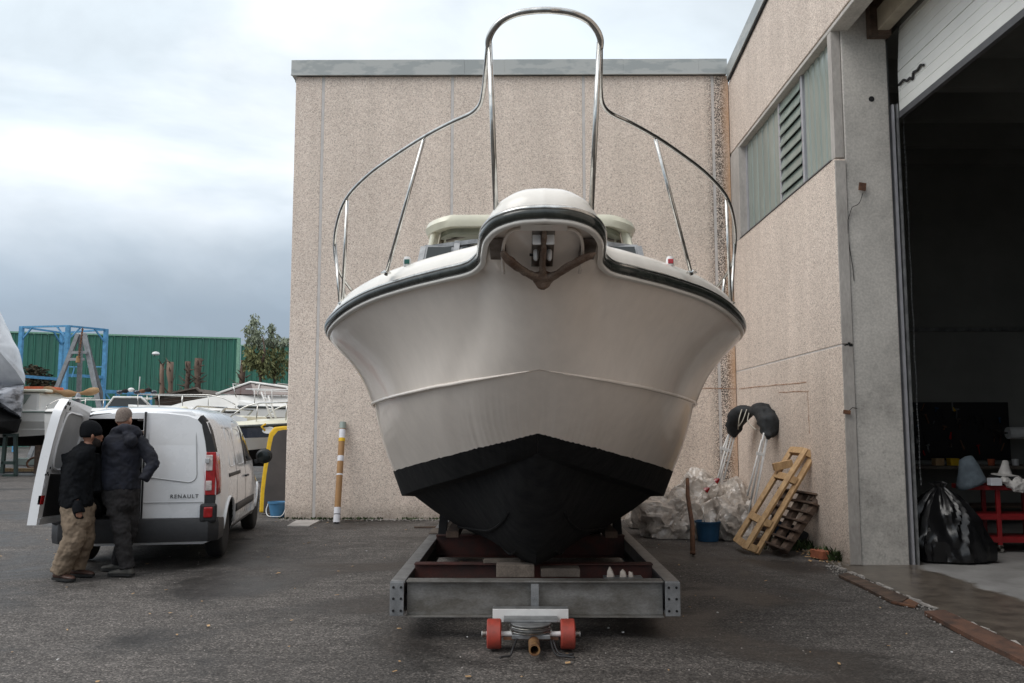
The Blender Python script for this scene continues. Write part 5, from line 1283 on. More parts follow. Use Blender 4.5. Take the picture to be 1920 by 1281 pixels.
# wheels
for y in (0,3.0):
    for s in (-1,1):
        w=MB().lathe([(.20,-.095),(.29,-.098),(.318,-.075),(.325,-.03),(.325,.03),(.318,.075),(.29,.098),(.20,.095)],(s*.765,y,.322),'x',40).build('wheel','tyre',van,smooth=45)
        cap=MB().lathe([(0,-.02*s),(.20,-.02*s),(.205,.07*s),(.19,.085*s),(.17,.075*s),(.06,.06*s),(.04,.085*s),(0,.09*s)],(s*.765,y,.322),'x',36).build('hubcap','hubcap',w,smooth=35)
        m=MB()
        for k in range(7):
            a=2*math.pi*k/7+.2; m.box((s*(.765+.079),y+.125*math.cos(a),.322+.125*math.sin(a)),(.012,.045,.06),Matrix.Rotation(a,3,'X'))
        m.build('cap_slot','dark',w,bevel=.008)
# rear bumper, right door, interior
m=MB(); pts=[(-.90,-.55),(-.90,-.80),(-.80,-.92),(0,-.955),(.80,-.92),(.90,-.80),(.90,-.42)]
ring=[]
for x,y in pts: ring.append([Vector((x,y,.30)),Vector((x*1.01,y-.01,.36)),Vector((x*1.01,y-.012,.50)),Vector((x*.985,y+.02,.56)),Vector((x*.93,y+.10,.565)),Vector((x*.9,y+.12,.30))])
m.rings(ring); bu=m.build('rear_bumper','black_pl',van,smooth=35)
for s in (-1,1): m=MB(); m.box((s*.80,-.915,.63),(.10,.05,.12),Matrix.Rotation(s*.3,3,'Z')); m.build('fog_lamp','redlight',van,bevel=.012)
for s in (-1,1): m=MB(); m.box((s*.80,-.885,.62),(.19,.07,.22),Matrix.Rotation(s*.25,3,'Z')); m.build('bumper_corner','black_pl',van,bevel=.03)
dz=[(.50,.735),(.70,.745),(1.0,.74),(1.25,.71),(1.5,.67),(1.68,.635),(1.755,.60),(1.80,.54)]
m=MB(); rg_=[]
for z,x in dz:
    yy=-.845+(.05*max(0,z-1.0)/.8); rg_.append([Vector((.06,yy,z)),Vector((x-.05,yy,z)),Vector((x,yy+.02,z)),Vector((x,yy+.07,z)),Vector((.06,yy+.07,z))])
m.rings(rg_); rd=m.build('rear_door','white_paint',van,smooth=35,bevel=.008)
m=MB(); pts=[]
for cx_,cz,a0 in ((.56,1.06,-90),(.53,1.56,0),(.125,1.60,90),(.125,1.06,180)):
    for k in range(5):
        a=R(a0+22.5*k); rr_=.09 if cx_>.3 else .03; x=cx_+rr_*math.cos(a); z=cz+rr_*math.sin(a); pts.append(Vector((x,-.848+(.05*max(0,z-1.0)/.8),z)))
m.tube(pts,.007,6,closed=True); m.build('pressed_outline','white_grey',rd,smooth=True)
m=MB(); m.bb(.07,.735,-.851,-.846,.735,.745); m.build('door_crease','white_grey',rd)
text_mesh('maker_name','RENAULT',.062,'dark',rd,(.52,-.850,.79),(R(90),0,0),.002)
m=MB(); m.bb(.045,.062,-.85,-.76,.50,1.79); m.build('edge_seal','black_pl',rd)
# opening frame
m=MB()
for s in (-1,):
    m.tube(spline([Vector((.04,-.80,1.755)),Vector((-.45,-.80,1.75)),Vector((-.62,-.80,1.71)),Vector((-.69,-.81,1.55)),Vector((-.745,-.81,1.1)),Vector((-.76,-.81,.52))],5),.018,8)
m.build('opening_seal','black_pl',van,smooth=True)
m=MB(); m.bb(-.70,.70,-.79,-.765,.47,.53); m.build('load_sill','black_pl',van,bevel=.006)
m=MB(); m.bb(-.735,.735,1.10,1.14,.52,1.70); m.build('bulkhead','dark',van)
m=MB(); m.box((-.02,-.72,1.70),(.08,.03,.03)); m.build('roof_latch','plastic_w',van,bevel=.004)
for z in (1.22,): m=MB(); m.box((.03,-.83,1.55),(.03,.04,.05)); m.build('latch','steel',van,bevel=.004)
# contents in the load space, in the dark
o=MB().bb(-.5,.2,-.2,.5,0,.35).build('cargo_box','charcoal',bevel=.02); o.location=VM@Vector((0,.2,.505)); o.rotation_euler=(0,0,VA); tag(o,'dark box inside the load space of the van','box')
# open left door, swung towards us
hb,ht_,ft,fb=Vector((-5.13,9.84,.56)),Vector((-4.93,9.86,1.84)),Vector((-4.80,9.03,1.92)),Vector((-5.04,9.03,.59))
def dp_(u,v,d=0.0):      # u hinge->free, v bottom->top, d towards the camera's right
    a=hb.lerp(ht_,v); b=fb.lerp(ft,v); p=a.lerp(b,u); cv_=.03*math.sin(math.pi*v); return p+Vector((d+cv_*0,0,0))+Vector((-.05*math.sin(math.pi*v)*.6,0,0))
def dgrid(u0,u1,v0,v1,d,name,mat,th,nu=8,nv=14,par=None,rnd=0):
    vs=[]
    m=MB()
    def q(u,v,dd):
        # rounded upper free corner
        uu=u0+(u1-u0)*u; vv=v0+(v1-v0)*v
        if rnd and vv>.86: uu=min(uu, 1-(vv-.86)**2*rnd*6)
        return VI@dp_(uu,vv,dd)
    for dd in (d,d-th):
        for j in range(nv+1):
            for i in range(nu+1): vs.append(q(i/nu,j/nv,dd))
    n=(nu+1)*(nv+1); fs=[]
    for j in range(nv):
        for i in range(nu):
            a=j*(nu+1)+i; fs+= [(a,a+1,a+nu+2,a+nu+1),(n+a,n+a+nu+1,n+a+nu+2,n+a+1)]
    for i in range(nu): fs+=[(i,n+i,n+i+1,i+1),(nv*(nu+1)+i,nv*(nu+1)+i+1,n+nv*(nu+1)+i+1,n+nv*(nu+1)+i)]
    for j in range(nv): a=j*(nu+1); b=a+nu; fs+=[(a,a+nu+1,n+a+nu+1,n+a),(b,n+b,n+b+nu+1,b+nu+1)]
    m.add(vs,fs); return m.build(name,mat,par or van,smooth=35)
od=dgrid(0,1,0,1,0,'open_door','white_paint',.10,rnd=1)
dgrid(.20,.86,.43,.90,.006,'inner_panel','white_grey',.03,par=od)
m=MB(); pts=[VI@dp_(u,v,.008) for u,v in [(.22,.46),(.5,.44),(.80,.45),(.86,.52),(.85,.80),(.80,.88),(.5,.90),(.25,.89),(.20,.82),(.19,.52)]]
m.tube(spline(pts+[pts[0]],3),.012,8); m.build('panel_rim','white_paint',od,smooth=True)
dgrid(.12,.86,.06,.40,.008,'trim_panel','black_pl',.03,par=od)
dgrid(.05,.95,.0,.05,.012,'bottom_trim','white_grey',.03,par=od)
dgrid(.90,1.0,.16,.23,.004,'reflector','redlight',.03,par=od,nu=2,nv=2)
for u,v in ((.86,.965),(.80,.965),(.90,.93),(.74,.93)): dgrid(u,u+.035,v-.012,v+.014,.004,'latch_hole','dark',.01,par=od,nu=1,nv=1)
for u,v in ((.93,.40),(.88,.44),(.97,.385),(.90,.385)): dgrid(u,u+.03,v,v+.016,.004,'latch_hole','dark',.01,par=od,nu=1,nv=1)
dgrid(.91,.97,.285,.33,.004,'sticker','paper',.006,par=od,nu=1,nv=1)

# ------------------------------------------------------------------ people
def person(label, J, opts):
    """J: joints as world points; built as lofted volumes fused into one skin, clothes over it"""
    base=opts['base']; root=thing('person',label,'person',tuple(base))
    def rel(m): m.v=[tuple(Vector(v)-base) for v in m.v]; return m
    Y=Vector((0,1,0))
    hx=opts['facing']                       # unit vector the body faces
    side=Vector((hx.y,-hx.x,0))
    def ring(c,rx,ry,up=None,n=20,fx=side,fy=hx):
        return [c+fx*(rx*math.cos(2*math.pi*k/n))+fy*(ry*math.sin(2*math.pi*k/n)) for k in range(n)]
    # ---- body (head, neck, hands and forearms, shins)
    b=MB()
    H=J['head']; hf=opts['head_facing']; hs=Vector((hf.y,-hf.x,0)); r_=opts.get('head_r',.088)
    prof=[(-.125,.030,.040,.03),(-.11,.045,.060,.025),(-.085,.056,.078,.015),(-.05,.064,.088,.006),(-.01,.071,.094,0),(.03,.075,.099,-.004),(.065,.073,.096,-.008),(.095,.060,.080,-.010),(.115,.038,.052,-.010),(.124,.012,.016,-.01)]
    b.rings([ring(H+Vector((0,0,z))+hf*dy,rx,ry,fx=hs,fy=hf) for z,rx,ry,dy in prof])
    b.sphere(H+hf*.103+Vector((0,0,-.028)),.016,(1,1.0,1.5),10,8)            # nose
    b.sphere(H+hf*.092+Vector((0,0,-.066)),.020,(1.3,.7,.6),10,8)            # mouth
    for s in (-1,1):
        e=H+hs*(s*.076)+Vector((0,0,-.02))-hf*.005; b.sphere(e+hs*(s*.006),.024,(.6,.9,1.5),10,8)
    b.tube([J['neck'],H+Vector((0,0,-.09))-hf*.015],[.062,.055],14)
    b.rings([ring(c,rx*.82,ry*.82) for c,rx,ry in opts['torso']])
    b.rings([ring(c,rx*.78,ry*.78) for c,rx,ry in opts['seat']])
    for s in ('l','r'): b.tube([J[s+'_sh'],J[s+'_elbow']],[.06,.045],12)
    for s in ('l','r'):
        if s+'_wrist' in J:
            b.tube([J[s+'_elbow'],J[s+'_wrist']],[.04,.028],10)
            w=J[s+'_wrist']; d=(w-J[s+'_elbow']).normalized(); hd=opts.get(s+'_hand',d); hd=hd.normalized()
            sd=opts.get('palm_side',hx)
            b.tube([w,w+hd*.045,w+hd*.09],[.028,.040,.036],12,sy=.5)
            for k in range(4):
                f0=w+hd*.085+sd*((k-1.5)*.019); l=[.062,.075,.07,.055][k]; cu=hf*.0+opts.get('curl',hx)*.02
                b.tube([f0,f0+hd*l*.5+cu*.3,f0+hd*l+cu*1.4],[.0095,.009,.0075],8)
            t0=w+hd*.03+sd*.035; b.tube([t0,t0+hd*.035+sd*.02,t0+hd*.07+sd*.022],[.012,.011,.008],8)
    for s in ('l','r'):
        b.tube([J[s+'_knee'],J[s+'_ankle']],[.055,.04],12); b.tube([J[s+'_hip'],J[s+'_knee']],[.08,.06],12)
    body=rel(b).build('body',opts['skin'],root,smooth=True,fix=False); remesh(body,.0085,2)
    # ---- jacket
    j=MB(); T=opts['torso']
    j.rings([ring(c,rx,ry) for c,rx,ry in T])
    for s in ('l','r'):
        P=[J[s+'_sh'],J[s+'_sh'].lerp(J[s+'_elbow'],.5)+opts.get('sleeve_off',Vector()),J[s+'_elbow'],J[s+'_elbow'].lerp(J[s+'_cuff'],.5),J[s+'_cuff']]
        j.tube(spline(P,4),[.085-.0022*i for i in range(17)],14)
    for t in opts.get('extra_j',[]): j.tube(*t)
    jo=rel(j).build('jacket',opts['jacket'],root,smooth=True,fix=False); remesh(jo,.012,4); crumple(jo,.04,.11); crumple(jo,.016,.035)
    # ---- trousers
    t=MB(); hc=(J['l_hip']+J['r_hip'])/2
    t.rings([ring(c,rx,ry) for c,rx,ry in opts['seat']])
    for s in ('l','r'):
        P=[J[s+'_hip']+Vector((0,0,.05)),J[s+'_hip'].lerp(J[s+'_knee'],.5),J[s+'_knee'],J[s+'_knee'].lerp(J[s+'_ankle'],.5),J[s+'_ankle']+Vector((0,0,-.02))]
        w=opts['leg_r']; t.tube(spline(P,4),[w[0]+(w[1]-w[0])*i/16 for i in range(17)],16)
    for q in opts.get('pockets',[]): t.box(*q)
    to=rel(t).build('trousers',opts['trousers'],root,smooth=True,fix=False); remesh(to,.012,3); crumple(to,.045,.09); crumple(to,.018,.03)
    # ---- shoes
    for s in ('l','r'):
        d=opts[s+'_toe'].normalized(); sd=Vector((d.y,-d.x,0)); a=J[s+'_ankle'].copy(); a.z=0
        m=MB()
        sec=[(-.075,.028,.045),(-.06,.038,.085),(-.02,.040,.105),(.03,.040,.085),(.08,.045,.062),(.13,.050,.050),(.17,.046,.044),(.20,.030,.034),(.212,.012,.022)]
        m.rings([[a+d*x+sd*(w*math.cos(q_))+Vector((0,0,.012+max(0,h*(.5+.5*math.sin(q_))))) for q_ in [2*math.pi*k/14 for k in range(14)]] for x,w,h in sec])
        sh=rel(m).build('shoe',opts['shoe'],root,smooth=True); sb=sh.modifiers.new('s','SUBSURF'); sb.levels=1; sb.render_levels=1
        m=MB(); out_=[(x,w+.006) for x,w,h in sec]
        ring_=[a+d*x+sd*w for x,w in out_]+[a+d*x-sd*w for x,w in reversed(out_)]
        n=len(ring_); m.add([p+Vector((0,0,.002)) for p in ring_]+[p+Vector((0,0,.026)) for p in ring_],[tuple(range(n)),tuple(range(n,2*n))]+[(i,(i+1)%n,n+(i+1)%n,n+i) for i in range(n)])
        rel(m).build('sole','sole',sh)
    return root, rel, ring, body, jo
def cap_rings(H,f,prof):
    s=Vector((f.y,-f.x,0)); return [[H+Vector((0,0,z))+f*dy+s*(rx*math.cos(2*math.pi*k/24))+f*(ry*math.sin(2*math.pi*k/24)) for k in range(24)] for z,rx,ry,dy in prof]
# man in the navy jacket, back to us, bending into the van
Ya=9.50
J=dict(head=at(233,786,Ya+.12), neck=at(233,812,Ya+.05),
  l_sh=at(207,828,Ya), l_elbow=at(202,873,Ya-.06), l_cuff=at(200,908,Ya-.10), l_wrist=at(199,914,Ya-.11),
  r_sh=at(262,828,Ya+.02), r_elbow=at(288,868,Ya-.02), r_cuff=at(268,900,Ya-.12),
  l_hip=at(213,925,Ya), r_hip=at(241,925,Ya+.05), l_knee=at(226,985,Ya-.05), r_knee=at(242,988,Ya+.12),
  l_ankle=at(238,1062,Ya-.03), r_ankle=at(222,1052,Ya+.30))
fa=Vector((-.35,.94,0)).normalized()
hip=(J['l_hip']+J['r_hip'])/2
opts=dict(base=Vector((hip.x,Ya,0)),facing=fa,head_facing=Vector((.15,.98,0)).normalized(),skin='skin',jacket='navy',trousers='charcoal',shoe='shoe_g',
 torso=[(at(226,918,Ya),.205,.15),(at(226,905,Ya),.21,.155),(at(226,880,Ya),.20,.15),(at(229,855,Ya),.215,.155),(at(232,835,Ya),.225,.15),(at(233,820,Ya+.01),.20,.13),(at(234,811,Ya+.03),.12,.10)],
 seat=[(at(227,965,Ya),.10,.10),(at(227,945,Ya),.185,.14),(at(227,925,Ya),.19,.145),(at(227,905,Ya),.175,.135)],
 leg_r=(.112,.078),l_toe=Vector((-.98,.12,0)),r_toe=Vector((-.95,.2,0)),curl=Vector((0,.6,-.2)),palm_side=Vector((.9,.3,0)),l_hand=Vector((.25,.1,-.9)),
 extra_j=[( spline([at(212,814,Ya-.02),at(222,806,Ya-.06),at(236,804,Ya-.08),at(252,806,Ya-.06),at(263,816,Ya-.02)],3),.050,12),( [at(238,812,Ya-.08),at(246,828,Ya-.12),at(250,838,Ya-.12)],[.06,.065,.03],12)],
 pockets=[(at(213,952,Ya-.1),(.10,.10,.16)),])
root,rel,ring,body,jo=person('man with short grey hair in navy hooded jacket and charcoal trousers, back to us',J,opts)
H=J['head']; f=opts['head_facing']
rel(MB().rings(cap_rings(H,f,[(-.030,.050,.02,-.086),(-.022,.066,.045,-.058),(.0,.076,.075,-.034),(.025,.081,.088,-.020),(.05,.082,.098,-.008),(.075,.078,.096,-.008),(.105,.064,.082,-.010),(.125,.042,.054,-.010),(.133,.014,.018,-.01)]))).build('hair','hair',root,smooth=True)
m=MB(); m.bar(at(222,912,Ya-.165),at(222,840,Ya-.165),.004,.004); 
# man in the beanie
Yb=9.22
J=dict(head=at(172,815,Yb+.02), neck=at(164,838,Yb),
  l_sh=at(131,851,Yb-.02), l_elbow=at(134,903,Yb-.10), l_cuff=at(143,938,Yb-.14), l_wrist=at(145,943,Yb-.14),
  r_sh=at(172,852,Yb+.12), r_elbow=at(180,900,Yb+.16), r_cuff=at(182,925,Yb+.10),
  l_hip=at(136,955,Yb-.03), r_hip=at(155,955,Yb+.08), l_knee=at(139,1010,Yb-.05), r_knee=at(157,1010,Yb+.18),
  l_ankle=at(112,1070,Yb+.0), r_ankle=at(143,1060,Yb+.24))
fb_=Vector((.80,.60,0)).normalized()
opts=dict(base=Vector(((J['l_hip'].x+J['r_hip'].x)/2,Yb,0)),facing=fb_,head_facing=Vector((.80,.60,0)).normalized(),skin='skin_dark',jacket='black_cloth',trousers='khaki',shoe='shoe_b',
 torso=[(at(143,950,Yb),.165,.155),(at(143,935,Yb),.175,.165),(at(144,905,Yb),.175,.165),(at(147,875,Yb),.185,.16),(at(151,855,Yb),.185,.145),(at(158,841,Yb),.14,.115),(at(164,833,Yb),.075,.075)],
 seat=[(at(144,1000,Yb),.10,.10),(at(144,978,Yb),.155,.145),(at(143,955,Yb),.165,.155),(at(143,940,Yb),.155,.145)],
 leg_r=(.122,.098),l_toe=Vector((.90,-.35,0)),r_toe=Vector((.97,-.1,0)),curl=Vector((.5,.3,-.1)),palm_side=Vector((.7,.5,0)),l_hand=Vector((.1,0,-1)),
 extra_j=[([at(160,845,Yb),at(165,832,Yb)],[.085,.072],14)],
 pockets=[(at(131,968,Yb-.12),(.12,.06,.15)),])
root,rel,ring,body,jo=person('man in black woollen hat, black fleece and khaki trousers by the open van door',J,opts)
H=J['head']; f=opts['head_facing']
hat_=rel(MB().rings(cap_rings(H,f,[(-.03,.072,.078,-.028),(-.012,.086,.100,-.018),(.0,.092,.112,-.008),(.035,.094,.114,-.008),(.075,.090,.108,-.012),(.11,.078,.092,-.018),(.14,.055,.064,-.024),(.155,.02,.024,-.026)]))).build('woollen_hat','black_cloth',root,smooth=True)
rel(MB().rings(cap_rings(H,f,[(-.138,.025,.03,.040),(-.12,.048,.055,.036),(-.09,.061,.066,.028),(-.06,.068,.060,.030),(-.035,.072,.03,.02)]))).build('beard','beard',root,smooth=True)
gl=MB(); w_=Vector(J['l_wrist']); gl.tube([w_+Vector((0,0,.02)),w_+Vector((0,0,-.05)),w_+Vector((.01,0,-.10))],[.045,.055,.050],12,sy=.7)
for k in range(4):
    f0=w_+Vector((.7,.5,0))*((k-1.5)*.021)+Vector((0,0,-.09)); gl.tube([f0,f0+Vector((.012,.01,-.04)),f0+Vector((.03,.02,-.075))],[.014,.014,.011],8)
gl.tube([w_+Vector((.03,.02,-.03)),w_+Vector((.055,.03,-.07)),w_+Vector((.06,.03,-.10))],[.017,.015,.012],8)
go=rel(gl).build('glove','black_cloth',root,smooth=True,fix=False); remesh(go,.007,2)
g=rel(MB().rings([[Vector(J['l_wrist'])+Vector((math.cos(2*math.pi*k/12)*.036,math.sin(2*math.pi*k/12)*.036,z)) for k in range(12)] for z in (.03,-.04,-.05)])).build('cuff','black_cloth',root,smooth=True)

# ------------------------------------------------------------------ the yard behind
# green corrugated wall in two lengths
def corr_wall(p,q,h,label,mat='green_corr'):
    w=thing('corrugated_wall',label,'fence',tuple(Vector((p.x,p.y,0))))
    d=Vector((q.x-p.x,q.y-p.y,0)); L=d.length; d.normalize(); nrm=Vector((d.y,-d.x,0))
    pw=1.04; n=int(L/pw)
    for i in range(n):
        a=d*(i*L/n); b_=L/n; m=MB(); prof=[]
        for k in range(2):
            x0=k*b_/2; prof+= [(x0,0),(x0+.07,.055),(x0+.13,.055),(x0+.20,0)]
        prof.append((b_-.012,0)); prof=[(.012,0)]+prof[1:]
        vs=[]; 
        for x,o_ in prof: vs.append(a+d*x+nrm*o_*1.6)
        jz=random.uniform(-.02,.02)
        top=[v+Vector((0,0,h+jz)) for v in vs]; k_=len(vs)
        m.add(vs+top,[(j,j+1,k_+j+1,k_+j) for j in range(k_-1)])
        m.build('cladding_sheet',mat,w)
    m=MB(); m.bar(Vector((0,0,h+.06)),d*L+Vector((0,0,h+.06)),.25,.14); m.build('top_trim','green_trim',w)
    m=MB(); m.bar(d*L+Vector((0,0,0)),d*L+Vector((0,0,h+.1)),.28,.28,up=(0,1,0)); m.build('corner_trim','green_trim',w)
    m=MB(); m.bar(-nrm*.15+Vector((0,0,h/2)),-nrm*.15+d*L+Vector((0,0,h/2)),.1,h-.1); m.build('rear_frame','dark',w)
    return w
WL,WR=at(-120,618,72),at(448,636,79)
corr_wall(Vector((WL.x,WL.y,0)),Vector((WR.x,WR.y,0)),at(448,636,79).z,'long tall green corrugated sheet wall behind the boatyard')
w2a,w2b=at(452,640,92),at(700,650,92)
corr_wall(Vector((w2a.x,w2a.y,0)),Vector((w2b.x,w2b.y,0)),at(500,649,92).z,'further green corrugated wall behind the eucalyptus trees')

# trees
def leafcloud(m,blobs,n,size,seed,droop=.7):
    random.seed(seed)
    tot=sum(b[4] for b in blobs)
    for (c,rx,ry,rz,wt) in blobs:
        for _ in range(int(n*wt/tot)):
            while True:
                u=Vector((random.uniform(-1,1),random.uniform(-1,1),random.uniform(-1,1)))
                if u.length<1: break
            if noise.noise(Vector((u.x*2.3+c.x*.3+seed,u.y*2.3,u.z*2.3+c.z*.3)))<.02: continue
            p=c+Vector((u.x*rx,u.y*ry,u.z*rz)); a=random.uniform(0,6.28)
            d=Vector((math.cos(a)*(1-droop)*1.2,math.sin(a)*(1-droop)*1.2,-droop+random.uniform(-.3,.3))).normalized()
            s=d.cross(Vector((random.uniform(-1,1),random.uniform(-1,1),.3))).normalized(); l=size*random.uniform(.6,1.4); w=l*.18
            m.add([p,p+d*l*.5+s*w,p+d*l,p+d*l*.5-s*w],[(0,1,2,3)])
def tree(px,py0,Y,stems,blobs,label,mats,n,seed):
    base=at(px,py0,Y); base.z=0; t=thing('eucalyptus_tree',label,'tree',tuple(base))
    m=MB()
    for st_ in stems:
        pts=[at(x,y,Y+dy)-base for x,y,dy in st_]; r0=.13
        m.tube(spline(pts,3),[r0*(1-.85*i/(3*(len(pts)-1))) for i in range(3*(len(pts)-1)+1)],7)
    m.build('trunk','bark',t,smooth=True)
    for k,(bl,mat,frac) in enumerate(blobs):
        m=MB(); bb=[]
        for (x,y,rx,ry,w) in bl:
            c=at(x,y,Y)-base; s_=Y/1600; bb.append((c,rx*s_,rx*s_*.8,ry*s_,w))
        leafcloud(m,bb,int(n*frac),.27,seed+k,.6); m.build('crown',mat,t,fix=False)
tree(489,800,56,[[(489,800,0),(490,740,0),(487,700,0),(486,650,0),(478,600,0)],[(489,705,0),(480,670,.4),(470,640,.4)],[(488,690,0),(496,660,-.3),(492,630,-.3)]],
 [([(477,600,10,14,1),(470,620,14,16,1.6),(484,625,12,20,1.5),(474,640,18,14,1.6),(490,640,12,14,.8)],'leaf_e',.20),([(478,662,22,20,3),(492,675,22,18,2.6),(470,680,16,14,1.6),(496,695,14,14,1)],'leaf_d',.32)],
 'left eucalyptus tree with grey green top in front of the green wall',None,7500,3)
tree(516,800,57,[[(516,800,0),(515,740,0),(514,690,0),(512,640,0),(510,615,0)],[(515,700,0),(526,670,.4),(536,645,.4)]],
 [([(510,618,9,14,1),(514,636,14,14,1.4),(530,640,14,10,1),(540,638,10,7,.8),(502,640,10,8,.7)],'leaf_e',.18),([(518,664,22,18,2.6),(530,680,18,16,1.8),(508,690,18,14,1.4),(520,700,16,12,1)],'leaf_d',.32)],
 'right eucalyptus tree close to the corner of the building',None,6500,9)
def bush(blobs,Y,label,mat,n,seed,name='bush'):
    base=at(blobs[0][0],blobs[0][1],Y); base.z=0; t=thing(name,label,'bush',tuple(base)); m=MB(); bb=[]
    for (x,y,rx,ry,w) in blobs: s_=Y/1600; bb.append((at(x,y,Y)-base,rx*s_,rx*s_,ry*s_,w))
    leafcloud(m,bb,n,.30,seed,.2); m.build('foliage',mat,t,fix=False)
    m=MB(); 
    for k in range(4): m.tube([Vector((k*.2-.3,0,0)),bb[0][0]+Vector((k*.2-.3,0,0))],[.07,.02],6)
    m.build('stem','bark',t)
bush([(72,712,20,26,2),(88,724,22,20,1.5),(60,700,14,18,1),(70,740,30,25,2)],62,'dark brown green bush left of the grey tripod','leaf_b',5200,5)
bush([(497,740,22,12,1),(520,735,26,14,1),(475,742,16,10,.7),(535,745,20,15,1)],50,'low olive shrub under the eucalyptus trees','leaf_d',3600,6)
bush([(340,752,26,10,1),(330,742,14,10,.6)],60,'thin scrub between the dead trunks','leaf_b',700,8)
# dead trunks
random.seed(21)
for i,(px,top,w,l) in enumerate([(299,682,.17,'leftmost of the bare trunks, a straight thin pole by the green wall'),(316,679,.20,'second bare trunk from the left, pale and peeling'),(347,678,.20,'dark rough trunk left of the pair behind the grey timber'),(367,672,.21,'tall dark trunk with broken stubs behind the grey timber'),(453,676,.20,'bare trunk with peeling bark at the corner of the green wall')]):
    Y=58; base=at(px,800,Y); base.z=0; t=thing('dead_trunk',l,'dead tree',tuple(base),0,'bare trunks in front of the green wall')
    P=[]; hh=at(px,top,Y).z
    for k in range(9): P.append(Vector((random.uniform(-.05,.05)*2,0,hh*k/8)))
    m=MB(); m.tube(P,[w*random.uniform(.75,1.25) for _ in P],9)
    m.build('trunk','bark' if i!=1 and i!=0 else 'bark_pale' if 'bark_pale' in mt else 'wood_grey',t,smooth=True)
    m=MB()
    for k in range(26 if i>1 else 8):
        z=random.uniform(hh*.45,hh); a=random.uniform(0,6.28); L_=random.uniform(.15,.5); p=Vector((math.cos(a)*w*.8,math.sin(a)*w*.8,z)); m.tube([p,p+Vector((math.cos(a)*L_,math.sin(a)*L_,L_*random.uniform(.1,1.0)))],[.06,.015],4)
    for k in range(5):
        a=random.uniform(0,6.28); z=random.uniform(hh*.4,hh*.8); p=Vector((0,0,z)); q=p+Vector((math.cos(a)*1.2,0,random.uniform(.4,1.4))); m.tube([p,p.lerp(q,.5)+Vector((.1,0,-.05)),q],[.03,.02,.008],4)
    m.build('broken_branch','bark',t)
# blue gantry
gn=thing('steel_gantry','tall light blue steel gantry frame behind the grey tripod','gantry',tuple(Vector((at(128,800,57).x,57,0))))
G0=Vector((at(128,800,57).x,57,0))
def gp(m,name,mat='blue_steel',**k): m.v=[tuple(Vector(v)-G0) for v in m.v]; return m.build(name,mat,gn,**k)
PT={'a':at(41,612,58),'b':at(128,610,57),'c':at(117,623,62),'d':at(199,617,59.5)}
for k,p in PT.items(): gp(MB().bar(Vector((p.x,p.y,0)),p,.26,.26,up=(0,1,0)),'post',bevel=.01)
for a,b in (('a','b'),('b','d'),('a','c'),('c','d')): gp(MB().bar(PT[a]+Vector((0,0,-.05)),PT[b]+Vector((0,0,-.05)),.10,.12),'top_beam','blue_steel')
for a,b in (('a','c'),('b','d')):
    p,q=PT[a].copy(),PT[b].copy(); p.z=q.z=5.15; gp(MB().bar(p,q,.14,.20),'mid_beam')
for a,b in (('a','b'),('b','a'),('b','d'),('d','b'),('c','a'),('c','d')):
    p,q=PT[a],PT[b]; d=(q-p); d.z=0; d.normalize(); gp(MB().bar(p+Vector((0,0,-1.0)),p+d*.9+Vector((0,0,-.08)),.09,.09),'brace')
for px,py in ((140,688),(179,688)):
    p=at(px,py,56.5); gp(MB().bar(p+Vector((-.5,0,0)),p+Vector((.5,0,0)),.06,.07),'winch_handle'); gp(MB().bar(p,p+Vector((-.15,0,-.7)),.06,.07),'winch_arm')
# grey tripod
tf=thing('boat_lifting_tripod','grey steel A-frame stand on four long legs between the boats','stand',tuple(gnd(140,852)))
T0=gnd(140,852)
def tf_(m,name,mat='grey_steel',**k): m.v=[tuple(Vector(v)-T0) for v in m.v]; return m.build(name,mat,tf,**k)
Yt=44; ap1=at(152,626,Yt)
for (x,y) in ((54,861),(143,858),(206,862),(221,850)):
    f_=gnd(x,y); tf_(MB().bar(f_,ap1+Vector((.15 if x>150 else -.15 if x<100 else 0,0,0)),.20,.16,up=(0,1,0)),'leg')
for (a,b,y) in ((134,163,661),(130,158,674)):
    p=at(a,y,Yt-.2); q=at(b,y,Yt-.2); tf_(MB().bar(p,q,.12,.14),'crossbar')
chn=MB(); 
for k in range(22):
    p=at(155-k*.35,616+k*2.6,Yt-.35); chn.box(p,(.09 if k%2 else .04,.05,.09),Matrix.Rotation(.5*k,3,'Y'))
tf_(chn,'lifting_chain','rust'); tf_(MB().tube([at(147,668,Yt-.3),at(146,680,Yt-.3)],[.09,.12],8),'hook_block','tan_cover')
# low blue truss
lt=thing('steel_truss','low light blue lattice beam behind the van roof','truss',tuple(at(240,800,40)))
L0=at(240,800,40)
def lt_(m,name,mat='blue_steel',**k): m.v=[tuple(Vector(v)-L0) for v in m.v]; return m.build(name,mat,lt,**k)
a,b,c,d=at(196,734,40),at(283,739,41),at(196,765,40),at(283,765,41)
lt_(MB().bar(a,b,.12,.16),'chord'); lt_(MB().bar(c,d,.12,.16),'chord')
for k in range(5):
    u=k/4; p=a.lerp(b,u); q=c.lerp(d,u); lt_(MB().bar(p,q,.09,.09,up=(0,1,0)),'upright')
    if k<4: lt_(MB().bar(a.lerp(b,u),c.lerp(d,u+.25),.07,.07),'diagonal')
# yard lamp
lp=thing('street_lamp','slim green pole with a white lamp head in front of the green wall','lamp',tuple(Vector((at(284,800,66).x,66,0))))
p=at(284,664,66); MB().tube([(0,0,0),(0,0,p.z)],[.09,.06],8).build('pole','green_corr',lp); MB().lathe([(0,0),(.2,0),(.30,.1),(.22,.25),(0,.3)],(.1,0,p.z-.1)).build('lamp_head','plastic_w',lp,smooth=40)
